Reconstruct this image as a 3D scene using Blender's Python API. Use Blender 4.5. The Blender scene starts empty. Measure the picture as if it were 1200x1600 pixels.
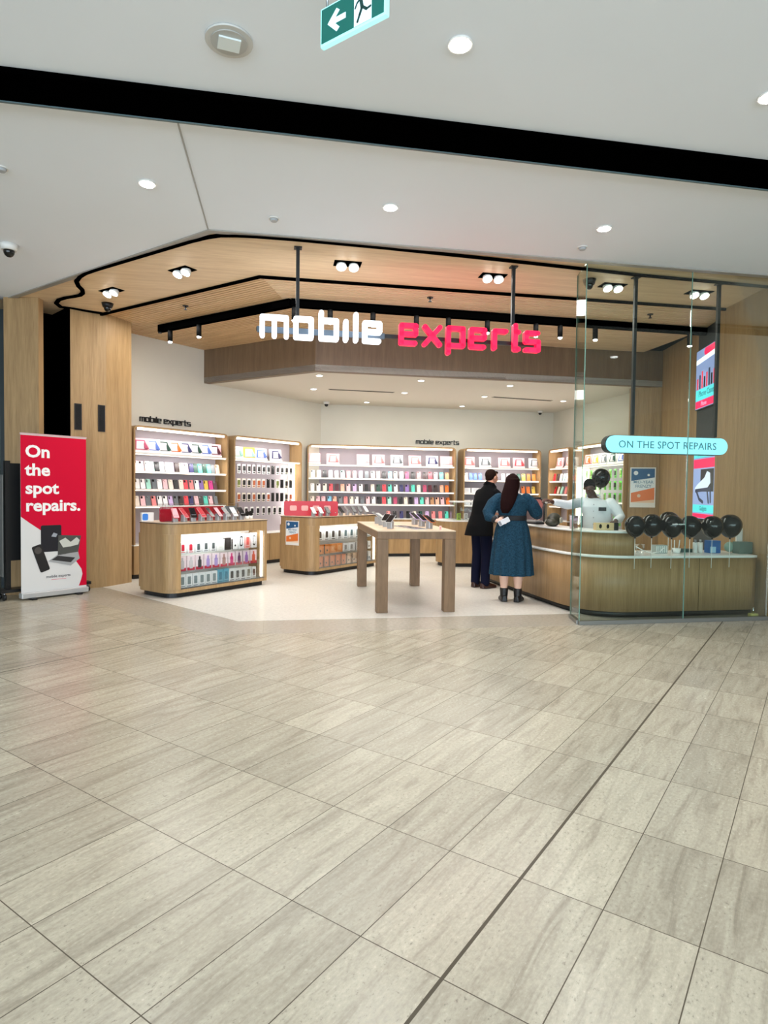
import bpy, bmesh, math, random
from math import sin, cos, pi, radians, atan2, hypot
from mathutils import Vector, Matrix
random.seed(7)
C = bpy.context.scene.collection
SC = bpy.context.scene

# ---------------------------------------------------------------- camera, world, exposure
FPX, PITCH, ROLL, CH = 976.8, .033158, -.012393, 1.45
cd = bpy.data.cameras.new('camera'); cam = bpy.data.objects.new('camera', cd); C.objects.link(cam)
cd.sensor_fit = 'VERTICAL'; cd.sensor_height = 36; cd.lens = FPX/1600*36; cd.clip_end = 200
_R = Vector((1,0,0)); _U = Vector((0,sin(PITCH),cos(PITCH))); _F = Vector((0,cos(PITCH),-sin(PITCH)))
_cx = _R*cos(ROLL)-_U*sin(ROLL); _cy = _R*sin(ROLL)+_U*cos(ROLL)
m = Matrix((_cx,_cy,-_F)).transposed().to_4x4(); m.translation = (0,0,CH); cam.matrix_world = m
SC.camera = cam
w = bpy.data.worlds.new('world'); SC.world = w; w.use_nodes = True
w.node_tree.nodes['Background'].inputs[0].default_value = (.80,.88,1.0,1)
w.node_tree.nodes['Background'].inputs[1].default_value = 1.3
SC.view_settings.view_transform = 'Standard'; SC.view_settings.look = 'None'
SC.view_settings.exposure = 0.55; SC.view_settings.gamma = 1; SC.view_settings.use_curve_mapping = False
SC.cycles.max_bounces = 7; SC.cycles.diffuse_bounces = 4; SC.cycles.transparent_max_bounces = 12
SC.cycles.caustics_reflective = False; SC.cycles.caustics_refractive = False
SC.cycles.sample_clamp_indirect = 6
def area_light(name, loc, size, power, color=(1,1,1), rot=(0,0,0), size_y=None, spread=None):
    l = bpy.data.lights.new(name, 'AREA'); l.energy = power; l.color = color; l.size = size
    l.shape = 'RECTANGLE' if size_y else 'DISK'
    if size_y: l.size_y = size_y
    if spread: l.spread = spread
    o = bpy.data.objects.new(name, l); C.objects.link(o); o.location = loc; o.rotation_euler = rot; return o
# added unseen panel behind the camera, standing in for daylight on the mall ceiling
area_light('mall_daylight_fill', (0,-8.8,3.1), 20, 2300, (.70,.85,1), (radians(108),0,0), 5.6)
# added fill panels under the soffit and entrance ceiling to brighten the shop
area_light('soffit_fill', (.9,12.2,3.35), 4.2, 62, (1,.97,.9), (0,0,radians(12)), 1.2)
area_light('entrance_fill', (.4,8.3,3.93), 4.6, 85, (1,.985,.95), (0,0,radians(10)), .9)
area_light('entrance_left_fill', (-2.9,8.9,3.93), 1.6, 22, (1,.97,.92), (0,0,radians(-32)), .6)

# ---------------------------------------------------------------- materials
def lin(h):
    h = h.lstrip('#'); v = [int(h[i:i+2],16)/255 for i in (0,2,4)]
    return tuple(x/12.92 if x < .04045 else ((x+.055)/1.055)**2.4 for x in v)+(1,)
MC = {}
def mat(name, col='#ffffff', rough=.5, metal=0, emit=0, spec=.5, bump=0, var=0, scale=30):
    key = (name,)
    if key in MC: return MC[key]
    M = bpy.data.materials.new(name); M.use_nodes = True; nt = M.node_tree; b = nt.nodes['Principled BSDF']
    c = lin(col) if isinstance(col,str) else col
    b.inputs['Base Color'].default_value = c; b.inputs['Roughness'].default_value = rough
    b.inputs['Metallic'].default_value = metal; b.inputs['Specular IOR Level'].default_value = spec
    if emit:
        b.inputs['Emission Color'].default_value = c; b.inputs['Emission Strength'].default_value = emit
    if var or bump:
        tc = nt.nodes.new('ShaderNodeTexCoord'); n = nt.nodes.new('ShaderNodeTexNoise'); n.inputs['Scale'].default_value = scale
        n.inputs['Detail'].default_value = 4
        nt.links.new(tc.outputs['Object'], n.inputs['Vector'])
        if var:
            mx = nt.nodes.new('ShaderNodeMix'); mx.data_type = 'RGBA'
            mx.inputs[6].default_value = tuple(x*(1-var) for x in c[:3])+(1,); mx.inputs[7].default_value = tuple(min(1,x*(1+var)) for x in c[:3])+(1,)
            nt.links.new(n.outputs['Fac'], mx.inputs[0]); nt.links.new(mx.outputs[2], b.inputs['Base Color'])
        if bump:
            bp = nt.nodes.new('ShaderNodeBump'); bp.inputs['Strength'].default_value = bump; bp.inputs['Distance'].default_value = .01
            nt.links.new(n.outputs['Fac'], bp.inputs['Height']); nt.links.new(bp.outputs[0], b.inputs['Normal'])
    MC[key] = M; return M
def wood(name, c1, c2, stretch=(14,14,.8), rough=.45, rot=0, sheen=.4):
    M = bpy.data.materials.new(name); M.use_nodes = True; nt = M.node_tree; b = nt.nodes['Principled BSDF']
    L = nt.links.new
    tc = nt.nodes.new('ShaderNodeTexCoord'); r = nt.nodes.new('ShaderNodeMapping'); r.inputs['Rotation'].default_value = (0,0,rot)
    mp = nt.nodes.new('ShaderNodeMapping'); mp.inputs['Scale'].default_value = stretch
    L(tc.outputs['Object'], r.inputs[0]); L(r.outputs[0], mp.inputs[0])
    n1 = nt.nodes.new('ShaderNodeTexNoise'); n1.inputs['Scale'].default_value = 1.0; n1.inputs['Detail'].default_value = 6; n1.inputs['Distortion'].default_value = .6
    mp2 = nt.nodes.new('ShaderNodeMapping'); mp2.inputs['Scale'].default_value = tuple(s*6 for s in stretch)
    L(r.outputs[0], mp2.inputs[0])
    n2 = nt.nodes.new('ShaderNodeTexNoise'); n2.inputs['Scale'].default_value = 1.0; n2.inputs['Detail'].default_value = 3
    L(mp.outputs[0], n1.inputs['Vector']); L(mp2.outputs[0], n2.inputs['Vector'])
    ad = nt.nodes.new('ShaderNodeMath'); ad.operation = 'MULTIPLY_ADD'; ad.inputs[1].default_value = .45
    L(n2.outputs['Fac'], ad.inputs[0])
    ad2 = nt.nodes.new('ShaderNodeMath'); ad2.operation = 'MULTIPLY'; ad2.inputs[1].default_value = .62
    L(n1.outputs['Fac'], ad2.inputs[0]); L(ad2.outputs[0], ad.inputs[2])
    cr = nt.nodes.new('ShaderNodeValToRGB'); cr.color_ramp.elements[0].position = .36; cr.color_ramp.elements[1].position = .70
    cr.color_ramp.elements[0].color = lin(c1); cr.color_ramp.elements[1].color = lin(c2)
    L(ad.outputs[0], cr.inputs[0]); L(cr.outputs[0], b.inputs['Base Color'])
    b.inputs['Roughness'].default_value = rough; b.inputs['Specular IOR Level'].default_value = sheen
    return M
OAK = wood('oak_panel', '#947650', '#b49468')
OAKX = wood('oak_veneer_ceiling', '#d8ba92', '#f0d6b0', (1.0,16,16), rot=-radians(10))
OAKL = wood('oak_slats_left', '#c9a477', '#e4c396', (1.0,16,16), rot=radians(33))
OAKD = wood('oak_fascia_shaded', '#65523f', '#7b654d')  # darker than the other oak: the fascia's shade is put into its colour
OAKT = wood('oak_table', '#6b5339', '#876a4d', (10,10,1.2))
OAKTX = wood('oak_table_top', '#c2aa8c', '#dcc6a8', (2,14,14), .35)
BLACK = mat('black_metal', '#0b0c0e', .45)
BLACKM = mat('black_void', '#010101', .9, spec=0)
WHITE = mat('white_paint', '#e6e5e0', .5)
WHITEG = mat('white_laminate', '#f2f2ee', .25)
CREAM = mat('cream_wall_paint', '#d6d2c4', .8, var=.03, scale=3)
SOFF = mat('soffit_paint', '#dedad0', .8)
CEIL = mat('ceiling_paint', '#eef4fa', .75, var=.015, scale=2)
GREYM = mat('grey_metal', '#9da0a2', .35, .8)
CHROME = mat('chrome', '#c9cccf', .15, 1)
LED = mat('led_diffuser', '#fff3e2', .5, emit=2.2)
LAMPW = mat('lamp_glow', '#ffffff', .5, emit=14)
LAMPR = mat('recessed_lamp_glow', '#fff8ee', .5, emit=6)
BACKP = mat('shelf_back_panel', '#a79fa5', .6)
SHELFM = mat('shelf_white', '#f1ece6', .4)
def glass_mat(name, tint=(.93,.975,.95), refl=1.0):
    M = bpy.data.materials.new(name); M.use_nodes = True; nt = M.node_tree
    for n in list(nt.nodes): nt.nodes.remove(n)
    o = nt.nodes.new('ShaderNodeOutputMaterial'); t = nt.nodes.new('ShaderNodeBsdfTransparent'); t.inputs[0].default_value = tint+(1,)
    g = nt.nodes.new('ShaderNodeBsdfGlossy'); g.inputs['Roughness'].default_value = .01
    f = nt.nodes.new('ShaderNodeFresnel'); f.inputs['IOR'].default_value = 1.5
    mu = nt.nodes.new('ShaderNodeMath'); mu.operation = 'MULTIPLY'; mu.inputs[1].default_value = refl
    mx = nt.nodes.new('ShaderNodeMixShader')
    nt.links.new(f.outputs[0], mu.inputs[0]); nt.links.new(mu.outputs[0], mx.inputs[0]); nt.links.new(t.outputs[0], mx.inputs[1]); nt.links.new(g.outputs[0], mx.inputs[2]); nt.links.new(mx.outputs[0], o.inputs[0])
    return M
GLASS = glass_mat('shopfront_glass', (.91,.96,.93), refl=.45)
ACRYL = glass_mat('clear_acrylic', (.96,.98,.98), .35)
GEDGE = mat('glass_edge', '#6f9a8c', .2)

# ---------------------------------------------------------------- mesh helpers
class MB:
    """collects shapes into one mesh; mats is a list, every shape says its slot"""
    def __init__(s): s.bm = bmesh.new(); s.mats = []
    def _m(s, faces, mt):
        if mt is None: return
        if mt not in s.mats: s.mats.append(mt)
        i = s.mats.index(mt)
        for f in faces: f.material_index = i
    def hexa(s, v8, mt=None):
        vs = [s.bm.verts.new(v) for v in v8]
        fs = [s.bm.faces.new([vs[i] for i in q]) for q in ((3,2,1,0),(4,5,6,7),(0,1,5,4),(1,2,6,5),(2,3,7,6),(3,0,4,7))]
        s._m(fs, mt); return vs
    def box(s, x0,x1,y0,y1,z0,z1, mt=None, M=None):
        v = [Vector(p) for p in ((x0,y0,z0),(x1,y0,z0),(x1,y1,z0),(x0,y1,z0),(x0,y0,z1),(x1,y0,z1),(x1,y1,z1),(x0,y1,z1))]
        if M: v = [M@p for p in v]
        return s.hexa(v, mt)
    def prism(s, pts, z0, z1, mt=None, M=None, axis='z', smooth=False):
        """pts: plan outline; extruded along z (or y if axis == 'y': pts are x,z)"""
        def P(p,h):
            v = Vector((p[0],p[1],h)) if axis == 'z' else Vector((p[0],h,p[1]))
            return M@v if M else v
        a = [s.bm.verts.new(P(p,z0)) for p in pts]; b = [s.bm.verts.new(P(p,z1)) for p in pts]
        n = len(pts); fs = []
        for i in range(n):
            f = s.bm.faces.new((a[i],a[(i+1)%n],b[(i+1)%n],b[i])); f.smooth = smooth; fs.append(f)
        fs.append(s.bm.faces.new(a[::-1])); fs.append(s.bm.faces.new(b)); s._m(fs, mt)
    def tube(s, p0, p1, r, n=10, mt=None, r1=None, smooth=True):
        p0, p1 = Vector(p0), Vector(p1); d = (p1-p0).normalized()
        u = d.orthogonal().normalized(); v = d.cross(u); r1 = r if r1 is None else r1
        a = [s.bm.verts.new(p0+(u*cos(t)+v*sin(t))*r) for t in [2*pi*i/n for i in range(n)]]
        b = [s.bm.verts.new(p1+(u*cos(t)+v*sin(t))*r1) for t in [2*pi*i/n for i in range(n)]]
        fs = []
        for i in range(n):
            f = s.bm.faces.new((a[i],a[(i+1)%n],b[(i+1)%n],b[i])); f.smooth = smooth; fs.append(f)
        fs.append(s.bm.faces.new(a[::-1])); fs.append(s.bm.faces.new(b)); s._m(fs, mt)
    def path(s, pts, r, n=8, mt=None):
        for a, b in zip(pts, pts[1:]): s.tube(a, b, r, n, mt)
        for p in pts[1:-1]: s.ball(p, (r,r,r), 6, mt)
    def ball(s, c, r, n=12, mt=None, M=None):
        c = Vector(c); k = max(4, n//2); rings = []
        def P(v): return M@v if M else v
        top = s.bm.verts.new(P(c+Vector((0,0,r[2])))); bot = s.bm.verts.new(P(c-Vector((0,0,r[2]))))
        for j in range(1,k):
            ph = pi*j/k; rings.append([s.bm.verts.new(P(c+Vector((r[0]*sin(ph)*cos(2*pi*i/n), r[1]*sin(ph)*sin(2*pi*i/n), r[2]*cos(ph))))) for i in range(n)])
        fs = []
        for i in range(n):
            fs.append(s.bm.faces.new((top, rings[0][i], rings[0][(i+1)%n]))); fs.append(s.bm.faces.new((bot, rings[-1][(i+1)%n], rings[-1][i])))
            for a, b in zip(rings, rings[1:]): fs.append(s.bm.faces.new((a[i],b[i],b[(i+1)%n],a[(i+1)%n])))
        for f in fs: f.smooth = True
        s._m(fs, mt)
    def loft(s, rings, mt=None, cap=True, smooth=True, closed=True):
        """rings: list of lists of points"""
        R = [[s.bm.verts.new(p) for p in r] for r in rings]; n = len(R[0]); fs = []
        for a, b in zip(R, R[1:]):
            for i in range(n if closed else n-1): fs.append(s.bm.faces.new((a[i],a[(i+1)%n],b[(i+1)%n],b[i])))
        for f in fs: f.smooth = smooth
        if cap and closed: fs.append(s.bm.faces.new(R[0][::-1])); fs.append(s.bm.faces.new(R[-1]))
        s._m(fs, mt)
    def limb(s, pts, radii, n=12, mt=None, squash=1):
        """tapered tube through joints with closed round ends"""
        P = [Vector(p) for p in pts]; rings = []
        for i, p in enumerate(P):
            d = (P[min(i+1,len(P)-1)]-P[max(i-1,0)]).normalized()
            u = d.cross(Vector((0,1,0)));  u = u.normalized() if u.length > .05 else d.orthogonal().normalized()
            v = d.cross(u); r = radii[i]
            def ring(c, r): return [c+(u*cos(t)+v*sin(t)*squash)*r for t in [2*pi*k/n for k in range(n)]]
            if i == 0: rings.append(ring(p-d*r*.8, r*.35)); rings.append(ring(p-d*r*.4, r*.8))
            rings.append(ring(p, r))
            if i == len(P)-1: rings.append(ring(p+d*r*.4, r*.8)); rings.append(ring(p+d*r*.8, r*.35))
        s.loft(rings, mt)
    def build(s, name, mt=None, parent=None, bevel=0, remesh=0, smooth_it=0, loc=None):
        bmesh.ops.recalc_face_normals(s.bm, faces=s.bm.faces)
        me = bpy.data.meshes.new(name); s.bm.to_mesh(me); s.bm.free()
        for x in (s.mats or [mt]): me.materials.append(x)
        o = bpy.data.objects.new(name, me); C.objects.link(o)
        if bevel:
            b = o.modifiers.new('bevel','BEVEL'); b.width = bevel; b.segments = 2; b.limit_method = 'ANGLE'; b.angle_limit = radians(40)
        if remesh:
            r = o.modifiers.new('remesh','REMESH'); r.mode = 'VOXEL'; r.voxel_size = remesh; r.use_smooth_shade = True
            if smooth_it:
                k = o.modifiers.new('smooth','SMOOTH'); k.factor = .5; k.iterations = smooth_it
            dg = bpy.context.evaluated_depsgraph_get(); dg.update()
            me2 = bpy.data.meshes.new_from_object(o.evaluated_get(dg)); o.modifiers.clear(); o.data = me2
            if not me2.materials: me2.materials.append(mt or s.mats[0])
        if parent: o.parent = parent
        if loc: o.location = loc
        return o
def tag(o, label, cat, group=None, kind=None):
    if label: o['label'] = label
    if cat: o['category'] = cat
    if group: o['group'] = group
    if kind: o['kind'] = kind
    return o
def thing(name, label, cat, loc=(0,0,0), rotz=0, group=None):
    o = bpy.data.objects.new(name, None); o.empty_display_size = .1; C.objects.link(o); o.location = loc; o.rotation_euler = (0,0,rotz)
    return tag(o, label, cat, group)
def struct(o): o['kind'] = 'structure'; return o
def inst(name, me, loc, rot, label, cat, group=None, parent=None):
    o = bpy.data.objects.new(name, me); C.objects.link(o); o.location = loc; o.rotation_euler = rot
    if parent: o.parent = parent
    return tag(o, label, cat, group)
def tochild(o, parent):
    o.parent = parent; return o
def ordn(i):
    return ['first','second','third','fourth','fifth','sixth','seventh','eighth','ninth','tenth','eleventh','twelfth','thirteenth','fourteenth','fifteenth','sixteenth','seventeenth','eighteenth','nineteenth','twentieth','twenty-first','twenty-second','twenty-third','twenty-fourth','twenty-fifth','twenty-sixth'][i]
def rrect(x0,x1,y0,y1,r,n=5, corners=(1,1,1,1)):
    """rounded outline, ccw from lower left; corners: ll, lr, ur, ul"""
    out = []
    for (cx,cy,a,k,px,py) in ((x0+r,y0+r,pi,corners[0],x0,y0),(x1-r,y0+r,1.5*pi,corners[1],x1,y0),(x1-r,y1-r,0,corners[2],x1,y1),(x0+r,y1-r,.5*pi,corners[3],x0,y1)):
        if not k: out.append((px,py)); continue
        for i in range(n+1):
            t = a+.5*pi*i/n; out.append((cx+r*cos(t), cy+r*sin(t)))
    return out
def ray(px,py):
    x = (px-600)/FPX; z = -(py-800)/FPX
    return _F + _cx*x + _cy*z
def onz(px,py,z):                       # point of the horizontal plane z seen at that pixel of the photograph
    d = ray(px,py); t = (z-CH)/d.z; return (d.x*t, d.y*t)
def onplane(px, py, a, b):              # point of the vertical plane through plan points a, b
    d = ray(px,py); n = Vector((-(b[1]-a[1]), b[0]-a[0]))
    t = (n.x*a[0]+n.y*a[1])/(n.x*d.x+n.y*d.y); return Vector((d.x*t, d.y*t, CH+d.z*t))
def text_mesh(name, body, size, mt, parent=None, M=None, extrude=.002, bold=0, align='LEFT', spacing=1, name_ok=None):
    cu = bpy.data.curves.new(name, 'FONT'); cu.body = body; cu.size = size; cu.extrude = extrude; cu.offset = bold
    cu.align_x = align; cu.space_character = spacing; cu.resolution_u = 3
    t = bpy.data.objects.new(name, cu); C.objects.link(t)
    dg = bpy.context.evaluated_depsgraph_get(); dg.update()
    me = bpy.data.meshes.new_from_object(t.evaluated_get(dg)); bpy.data.objects.remove(t); bpy.data.curves.remove(cu)
    me.materials.clear(); me.materials.append(mt)
    if M: me.transform(M)
    o = bpy.data.objects.new(name, me); C.objects.link(o)
    if parent: o.parent = parent
    return o
# text plane upright: local text x -> x, text y -> z, facing -y
UP = Matrix(((1,0,0,0),(0,0,-1,0),(0,1,0,0),(0,0,0,1)))
def upr(x,y,z): return Matrix.Translation((x,y,z))@UP

# ---------------------------------------------------------------- plan of the place
CZ = 3.95                                     # mall and entrance ceiling
SZ = 3.37                                     # soffit inside the shop
E1 = (-1.72,6.10); dR = (cos(radians(9.9)), sin(radians(9.9)))
E2 = (E1[0]+dR[0]*9, E1[1]+dR[1]*9); E0 = onz(10,465,CZ)
dE = Vector((E0[0]-E1[0],E0[1]-E1[1])).normalized(); E0x = (E0[0]+dE.x*1.0, E0[1]+dE.y*1.0)
LA = (-3.29,11.4); la = (.588,.809); TL = radians(54)
def lw(t, off=0): return (LA[0]+la[0]*t+.809*off, LA[1]+la[1]*t-.588*off)
LC = (-1.43,13.97)                             # left/back corner
TB = math.atan(.19); ba = (cos(TB), sin(TB))
def bw(t, off=0): return (LC[0]+ba[0]*t+ba[1]*off, LC[1]+ba[1]*t-ba[0]*off)
RC = (4.02,15.0); RE = (4.72,11.42); _l = hypot(RE[0]-RC[0],RE[1]-RC[1]); ra = ((RE[0]-RC[0])/_l,(RE[1]-RC[1])/_l)
def rw(t, off=0): return (RC[0]+ra[0]*t+ra[1]*off, RC[1]+ra[1]*t-ra[0]*off)

# ---------------------------------------------------------------- floor
def floor_mat():
    M = bpy.data.materials.new('travertine_tiles'); M.use_nodes = True; nt = M.node_tree; b = nt.nodes['Principled BSDF']; L = nt.links.new
    N = nt.nodes.new
    tc = N('ShaderNodeTexCoord'); mp = N('ShaderNodeMapping'); mp.vector_type = 'POINT'
    # u across the planks (d2), v along (d1)
    a = radians(34.91)
    mp.inputs['Rotation'].default_value = (0,0,a)    # rotates world so that d2 -> +x, d1 -> +y
    L(tc.outputs['Object'], mp.inputs[0])
    sh = N('ShaderNodeVectorMath'); sh.operation = 'ADD'; sh.inputs[1].default_value = (.884+30*.3035, -.3990+30*.5995, 0)
    L(mp.outputs[0], sh.inputs[0])
    sep = N('ShaderNodeSeparateXYZ'); L(sh.outputs[0], sep.inputs[0])
    def math_(op, a_, b_=None, c_=None):
        n = N('ShaderNodeMath'); n.operation = op
        for i, v in enumerate((a_,b_,c_)):
            if v is None: continue
            if isinstance(v,(int,float)): n.inputs[i].default_value = v
            else: L(v, n.inputs[i])
        return n.outputs[0]
    u = math_('DIVIDE', sep.outputs[0], .3035); v = math_('DIVIDE', sep.outputs[1], .5995)
    fu = math_('FRACT', u); fv = math_('FRACT', v); iu = math_('FLOOR', u); iv = math_('FLOOR', v)
    du = math_('MULTIPLY', math_('MINIMUM', fu, math_('SUBTRACT',1,fu)), .3035)
    dv = math_('MULTIPLY', math_('MINIMUM', fv, math_('SUBTRACT',1,fv)), .5995)
    d = math_('MINIMUM', du, dv)
    # wide movement joints
    ju = math_('MINIMUM', math_('ABSOLUTE', math_('SUBTRACT', sep.outputs[0], 30*.3035)), math_('ABSOLUTE', math_('SUBTRACT', sep.outputs[0], 30*.3035-4.32)))
    gr = math_('MAXIMUM', math_('LESS_THAN', d, .0019), math_('LESS_THAN', ju, .0062))
    cmb = N('ShaderNodeCombineXYZ'); L(iu, cmb.inputs[0]); L(iv, cmb.inputs[1])
    wn = N('ShaderNodeTexWhiteNoise'); wn.noise_dimensions = '3D'; L(cmb.outputs[0], wn.inputs['Vector'])
    # vein coordinates: stretched along v, own offset in each tile
    off = N('ShaderNodeVectorMath'); off.operation = 'SCALE'; L(wn.outputs['Color'], off.inputs[0]); off.inputs['Scale'].default_value = 37
    vm = N('ShaderNodeVectorMath'); vm.operation = 'MULTIPLY'; L(sh.outputs[0], vm.inputs[0]); vm.inputs[1].default_value = (13,1.5,1)
    va = N('ShaderNodeVectorMath'); va.operation = 'ADD'; L(vm.outputs[0], va.inputs[0]); L(off.outputs[0], va.inputs[1])
    n1 = N('ShaderNodeTexNoise'); n1.inputs['Scale'].default_value = 1.3; n1.inputs['Detail'].default_value = 6; n1.inputs['Roughness'].default_value = .62; n1.inputs['Distortion'].default_value = .9
    L(va.outputs[0], n1.inputs['Vector'])
    vm2 = N('ShaderNodeVectorMath'); vm2.operation = 'MULTIPLY'; L(sh.outputs[0], vm2.inputs[0]); vm2.inputs[1].default_value = (50,27,1)
    n2 = N('ShaderNodeTexNoise'); n2.inputs['Scale'].default_value = 1.6; n2.inputs['Detail'].default_value = 5; n2.inputs['Roughness'].default_value = .7
    L(vm2.outputs[0], n2.inputs['Vector'])
    cr = N('ShaderNodeValToRGB'); e = cr.color_ramp.elements
    e[0].position = .30; e[0].color = lin('#9c9483'); e[1].position = .72; e[1].color = lin('#c4bda9')
    x = e.new(.46); x.color = lin('#b3ab98'); 
    L(n1.outputs['Fac'], cr.inputs[0])
    # tone of each tile
    tone = math_('MULTIPLY_ADD', wn.outputs['Value'], .20, .865)
    fine = math_('MULTIPLY_ADD', n2.outputs['Fac'],   .75, .62)
    tf = math_('MULTIPLY', tone, fine)
    # pits gather in bands
    pit = math_('MULTIPLY', math_('LESS_THAN', n2.outputs['Fac'], .385), math_('GREATER_THAN', n1.outputs['Fac'], .52))
    tf2 = math_('MULTIPLY', tf, math_('MULTIPLY_ADD', pit, -.28, 1))
    sc = N('ShaderNodeVectorMath'); sc.operation = 'SCALE'; L(cr.outputs[0], sc.inputs[0]); L(tf2, sc.inputs['Scale'])
    mx = N('ShaderNodeMix'); mx.data_type = 'RGBA'; L(gr, mx.inputs[0]); L(sc.outputs[0], mx.inputs[6]); mx.inputs[7].default_value = lin('#5a5347')
    L(mx.outputs[2], b.inputs['Base Color'])
    L(math_('MULTIPLY_ADD', n2.outputs['Fac'], .16, .17), b.inputs['Roughness'])
    L(math_('MULTIPLY_ADD', gr, -.4, .45), b.inputs['Specular IOR Level'])
    bp = N('ShaderNodeBump'); bp.inputs['Strength'].default_value = .12; bp.inputs['Distance'].default_value = .003
    L(math_('SUBTRACT', n2.outputs['Fac'], gr), bp.inputs['Height']); L(bp.outputs[0], b.inputs['Normal'])
    return M
def slab_mat(name, c1, c2, pitch, ang, off=(0,0), rough=.35, seam='#b5b3ab'):
    M = bpy.data.materials.new(name); M.use_nodes = True; nt = M.node_tree; b = nt.nodes['Principled BSDF']; L = nt.links.new; N = nt.nodes.new
    tc = N('ShaderNodeTexCoord'); mp = N('ShaderNodeMapping'); mp.inputs['Rotation'].default_value = (0,0,ang); mp.inputs['Location'].default_value = (off[0],off[1],0)
    L(tc.outputs['Object'], mp.inputs[0])
    br = N('ShaderNodeTexBrick'); br.offset = 0; br.inputs['Scale'].default_value = 1; br.inputs['Brick Width'].default_value = pitch; br.inputs['Row Height'].default_value = pitch
    br.inputs['Mortar Size'].default_value = .0022; br.inputs['Color1'].default_value = (1,1,1,1); br.inputs['Color2'].default_value = (.95,.95,.95,1); br.inputs['Mortar'].default_value = (.74,.74,.73,1)
    L(mp.outputs[0], br.inputs[0])
    n = N('ShaderNodeTexNoise'); n.inputs['Scale'].default_value = 26; n.inputs['Detail'].default_value = 7; n.inputs['Roughness'].default_value = .7; L(tc.outputs['Object'], n.inputs[0])
    cr = N('ShaderNodeValToRGB'); cr.color_ramp.elements[0].position = .35; cr.color_ramp.elements[1].position = .65; cr.color_ramp.elements[0].color = lin(c1); cr.color_ramp.elements[1].color = lin(c2)
    L(n.outputs['Fac'], cr.inputs[0])
    mx = N('ShaderNodeMix'); mx.data_type = 'RGBA'; mx.blend_type = 'MULTIPLY'; mx.inputs[0].default_value = 1; L(cr.outputs[0], mx.inputs[6]); L(br.outputs['Color'], mx.inputs[7]); L(mx.outputs[2], b.inputs['Base Color'])
    b.inputs['Roughness'].default_value = rough
    return M
def poly(name, pts, z, mt, thick=.1, up=True):
    b = MB(); b.prism(pts, z-thick if up else z, z if up else z+thick, mt); return struct(b.build(name))
poly('floor', [(-12,-9),(12,-9),(12,17),(-12,17)], 0, floor_mat())
O1 = (-1.73,6.17); I0 = (-4.35,9.32); I1 = onz(372,971,0); I2 = (I1[0]+dR[0]*6.2, I1[1]+dR[1]*6.2)
O0 = (-4.95,8.97); O2 = (O1[0]+dR[0]*6.5, O1[1]+dR[1]*6.5)
BAND = slab_mat('threshold_stone', '#a59e91', '#b8b1a2', 1.9, -radians(10), (.1,.33), .25)
poly('floor', [O1, O2, (O2[0],O2[1]+1.2), (I2[0],I2[1]+.5), I2, I1, I0, O0], .0015, BAND, .01)
SHOPF = slab_mat('shop_floor_stone', '#cfccc3', '#e2dfd6', 1.2, -radians(34.9), (.5,.2), .32)
poly('floor', [I1, I2, (5.6,8.5), (5.6,16), (-6.5,16), (-6.5,11), I0], .003, SHOPF, .01)

# ---------------------------------------------------------------- ceilings
ext = E2
poly('ceiling', [(-12,-4.5),(12,-4.5),(12,E2[1]+(12-E2[0])*.1745),E2,E1,E0,E0x,(-12,E0x[1]+2)], CZ, CEIL, .12, False)
S0 = onz(163,488,CZ); S1 = onz(405,430,CZ); S2 = (S1[0]+dR[0]*7, S1[1]+dR[1]*7)
sd = Vector((S0[0]-S1[0], S0[1]-S1[1])).normalized(); S0x = (S1[0]+sd.x*4.4, S1[1]+sd.y*4.4)
poly('ceiling', [E1,E2,(E2[0],S2[1]+.5),S2,S1,S0x,(E0x[0]-1.2,E0x[1]+1.5),E0x,E0], CZ+.001, OAKX, .12, False)
# light grey metal angle along the edge of the mall ceiling
def strip(name, pts, wid, z0, z1, mt, side=1, closed=False, r=0):
    b = MB(); L_ = []; R_ = []
    n = len(pts)
    for i, p in enumerate(pts):
        a = Vector(pts[max(i-1,0)]); c = Vector(pts[min(i+1,n-1)]); p = Vector(p)
        d1 = (p-a).normalized() if i else (c-p).normalized(); d2 = (c-p).normalized() if i < n-1 else d1
        nn = Vector((-(d1.y+d2.y), d1.x+d2.x)).normalized(); k = 1/max(.4, nn.dot(Vector((-d1.y,d1.x))))
        L_.append(p); R_.append(p+nn*wid*k*side)
    for i in range(n-1):
        q = (L_[i],L_[i+1],R_[i+1],R_[i])
        b.hexa([(v.x,v.y,z0) for v in q]+[(v.x,v.y,z1) for v in q], mt)
    return b.build(name)
TRIMG = mat('edge_trim_grey', '#a29e96', .4, .2)
struct(strip('trim_1', [E2,E1,E0], .07, CZ-.012, CZ+.0, TRIMG, -1))
# black shutter track: runs along the edge, then snakes into the stacking pocket on the left
trk = [onz(*p, CZ) for p in ((1230,451),(1000,430),(800,408),(600,387),(460,374),(400,369.5),(370,368),(345,368),(325,371),(300,377),(240,395),(180,413),(150,422),(136,427),(128,432),(123,439),(126,446),(132,452),(133,457),(128,461),(118,463),(105,465),(95,468),(91,473),(97,478),(112,480),(135,484),(163,488.5))]
struct(strip('trim_2', trk, .05, CZ-.02, CZ-.001, BLACKM, 1))
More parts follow.
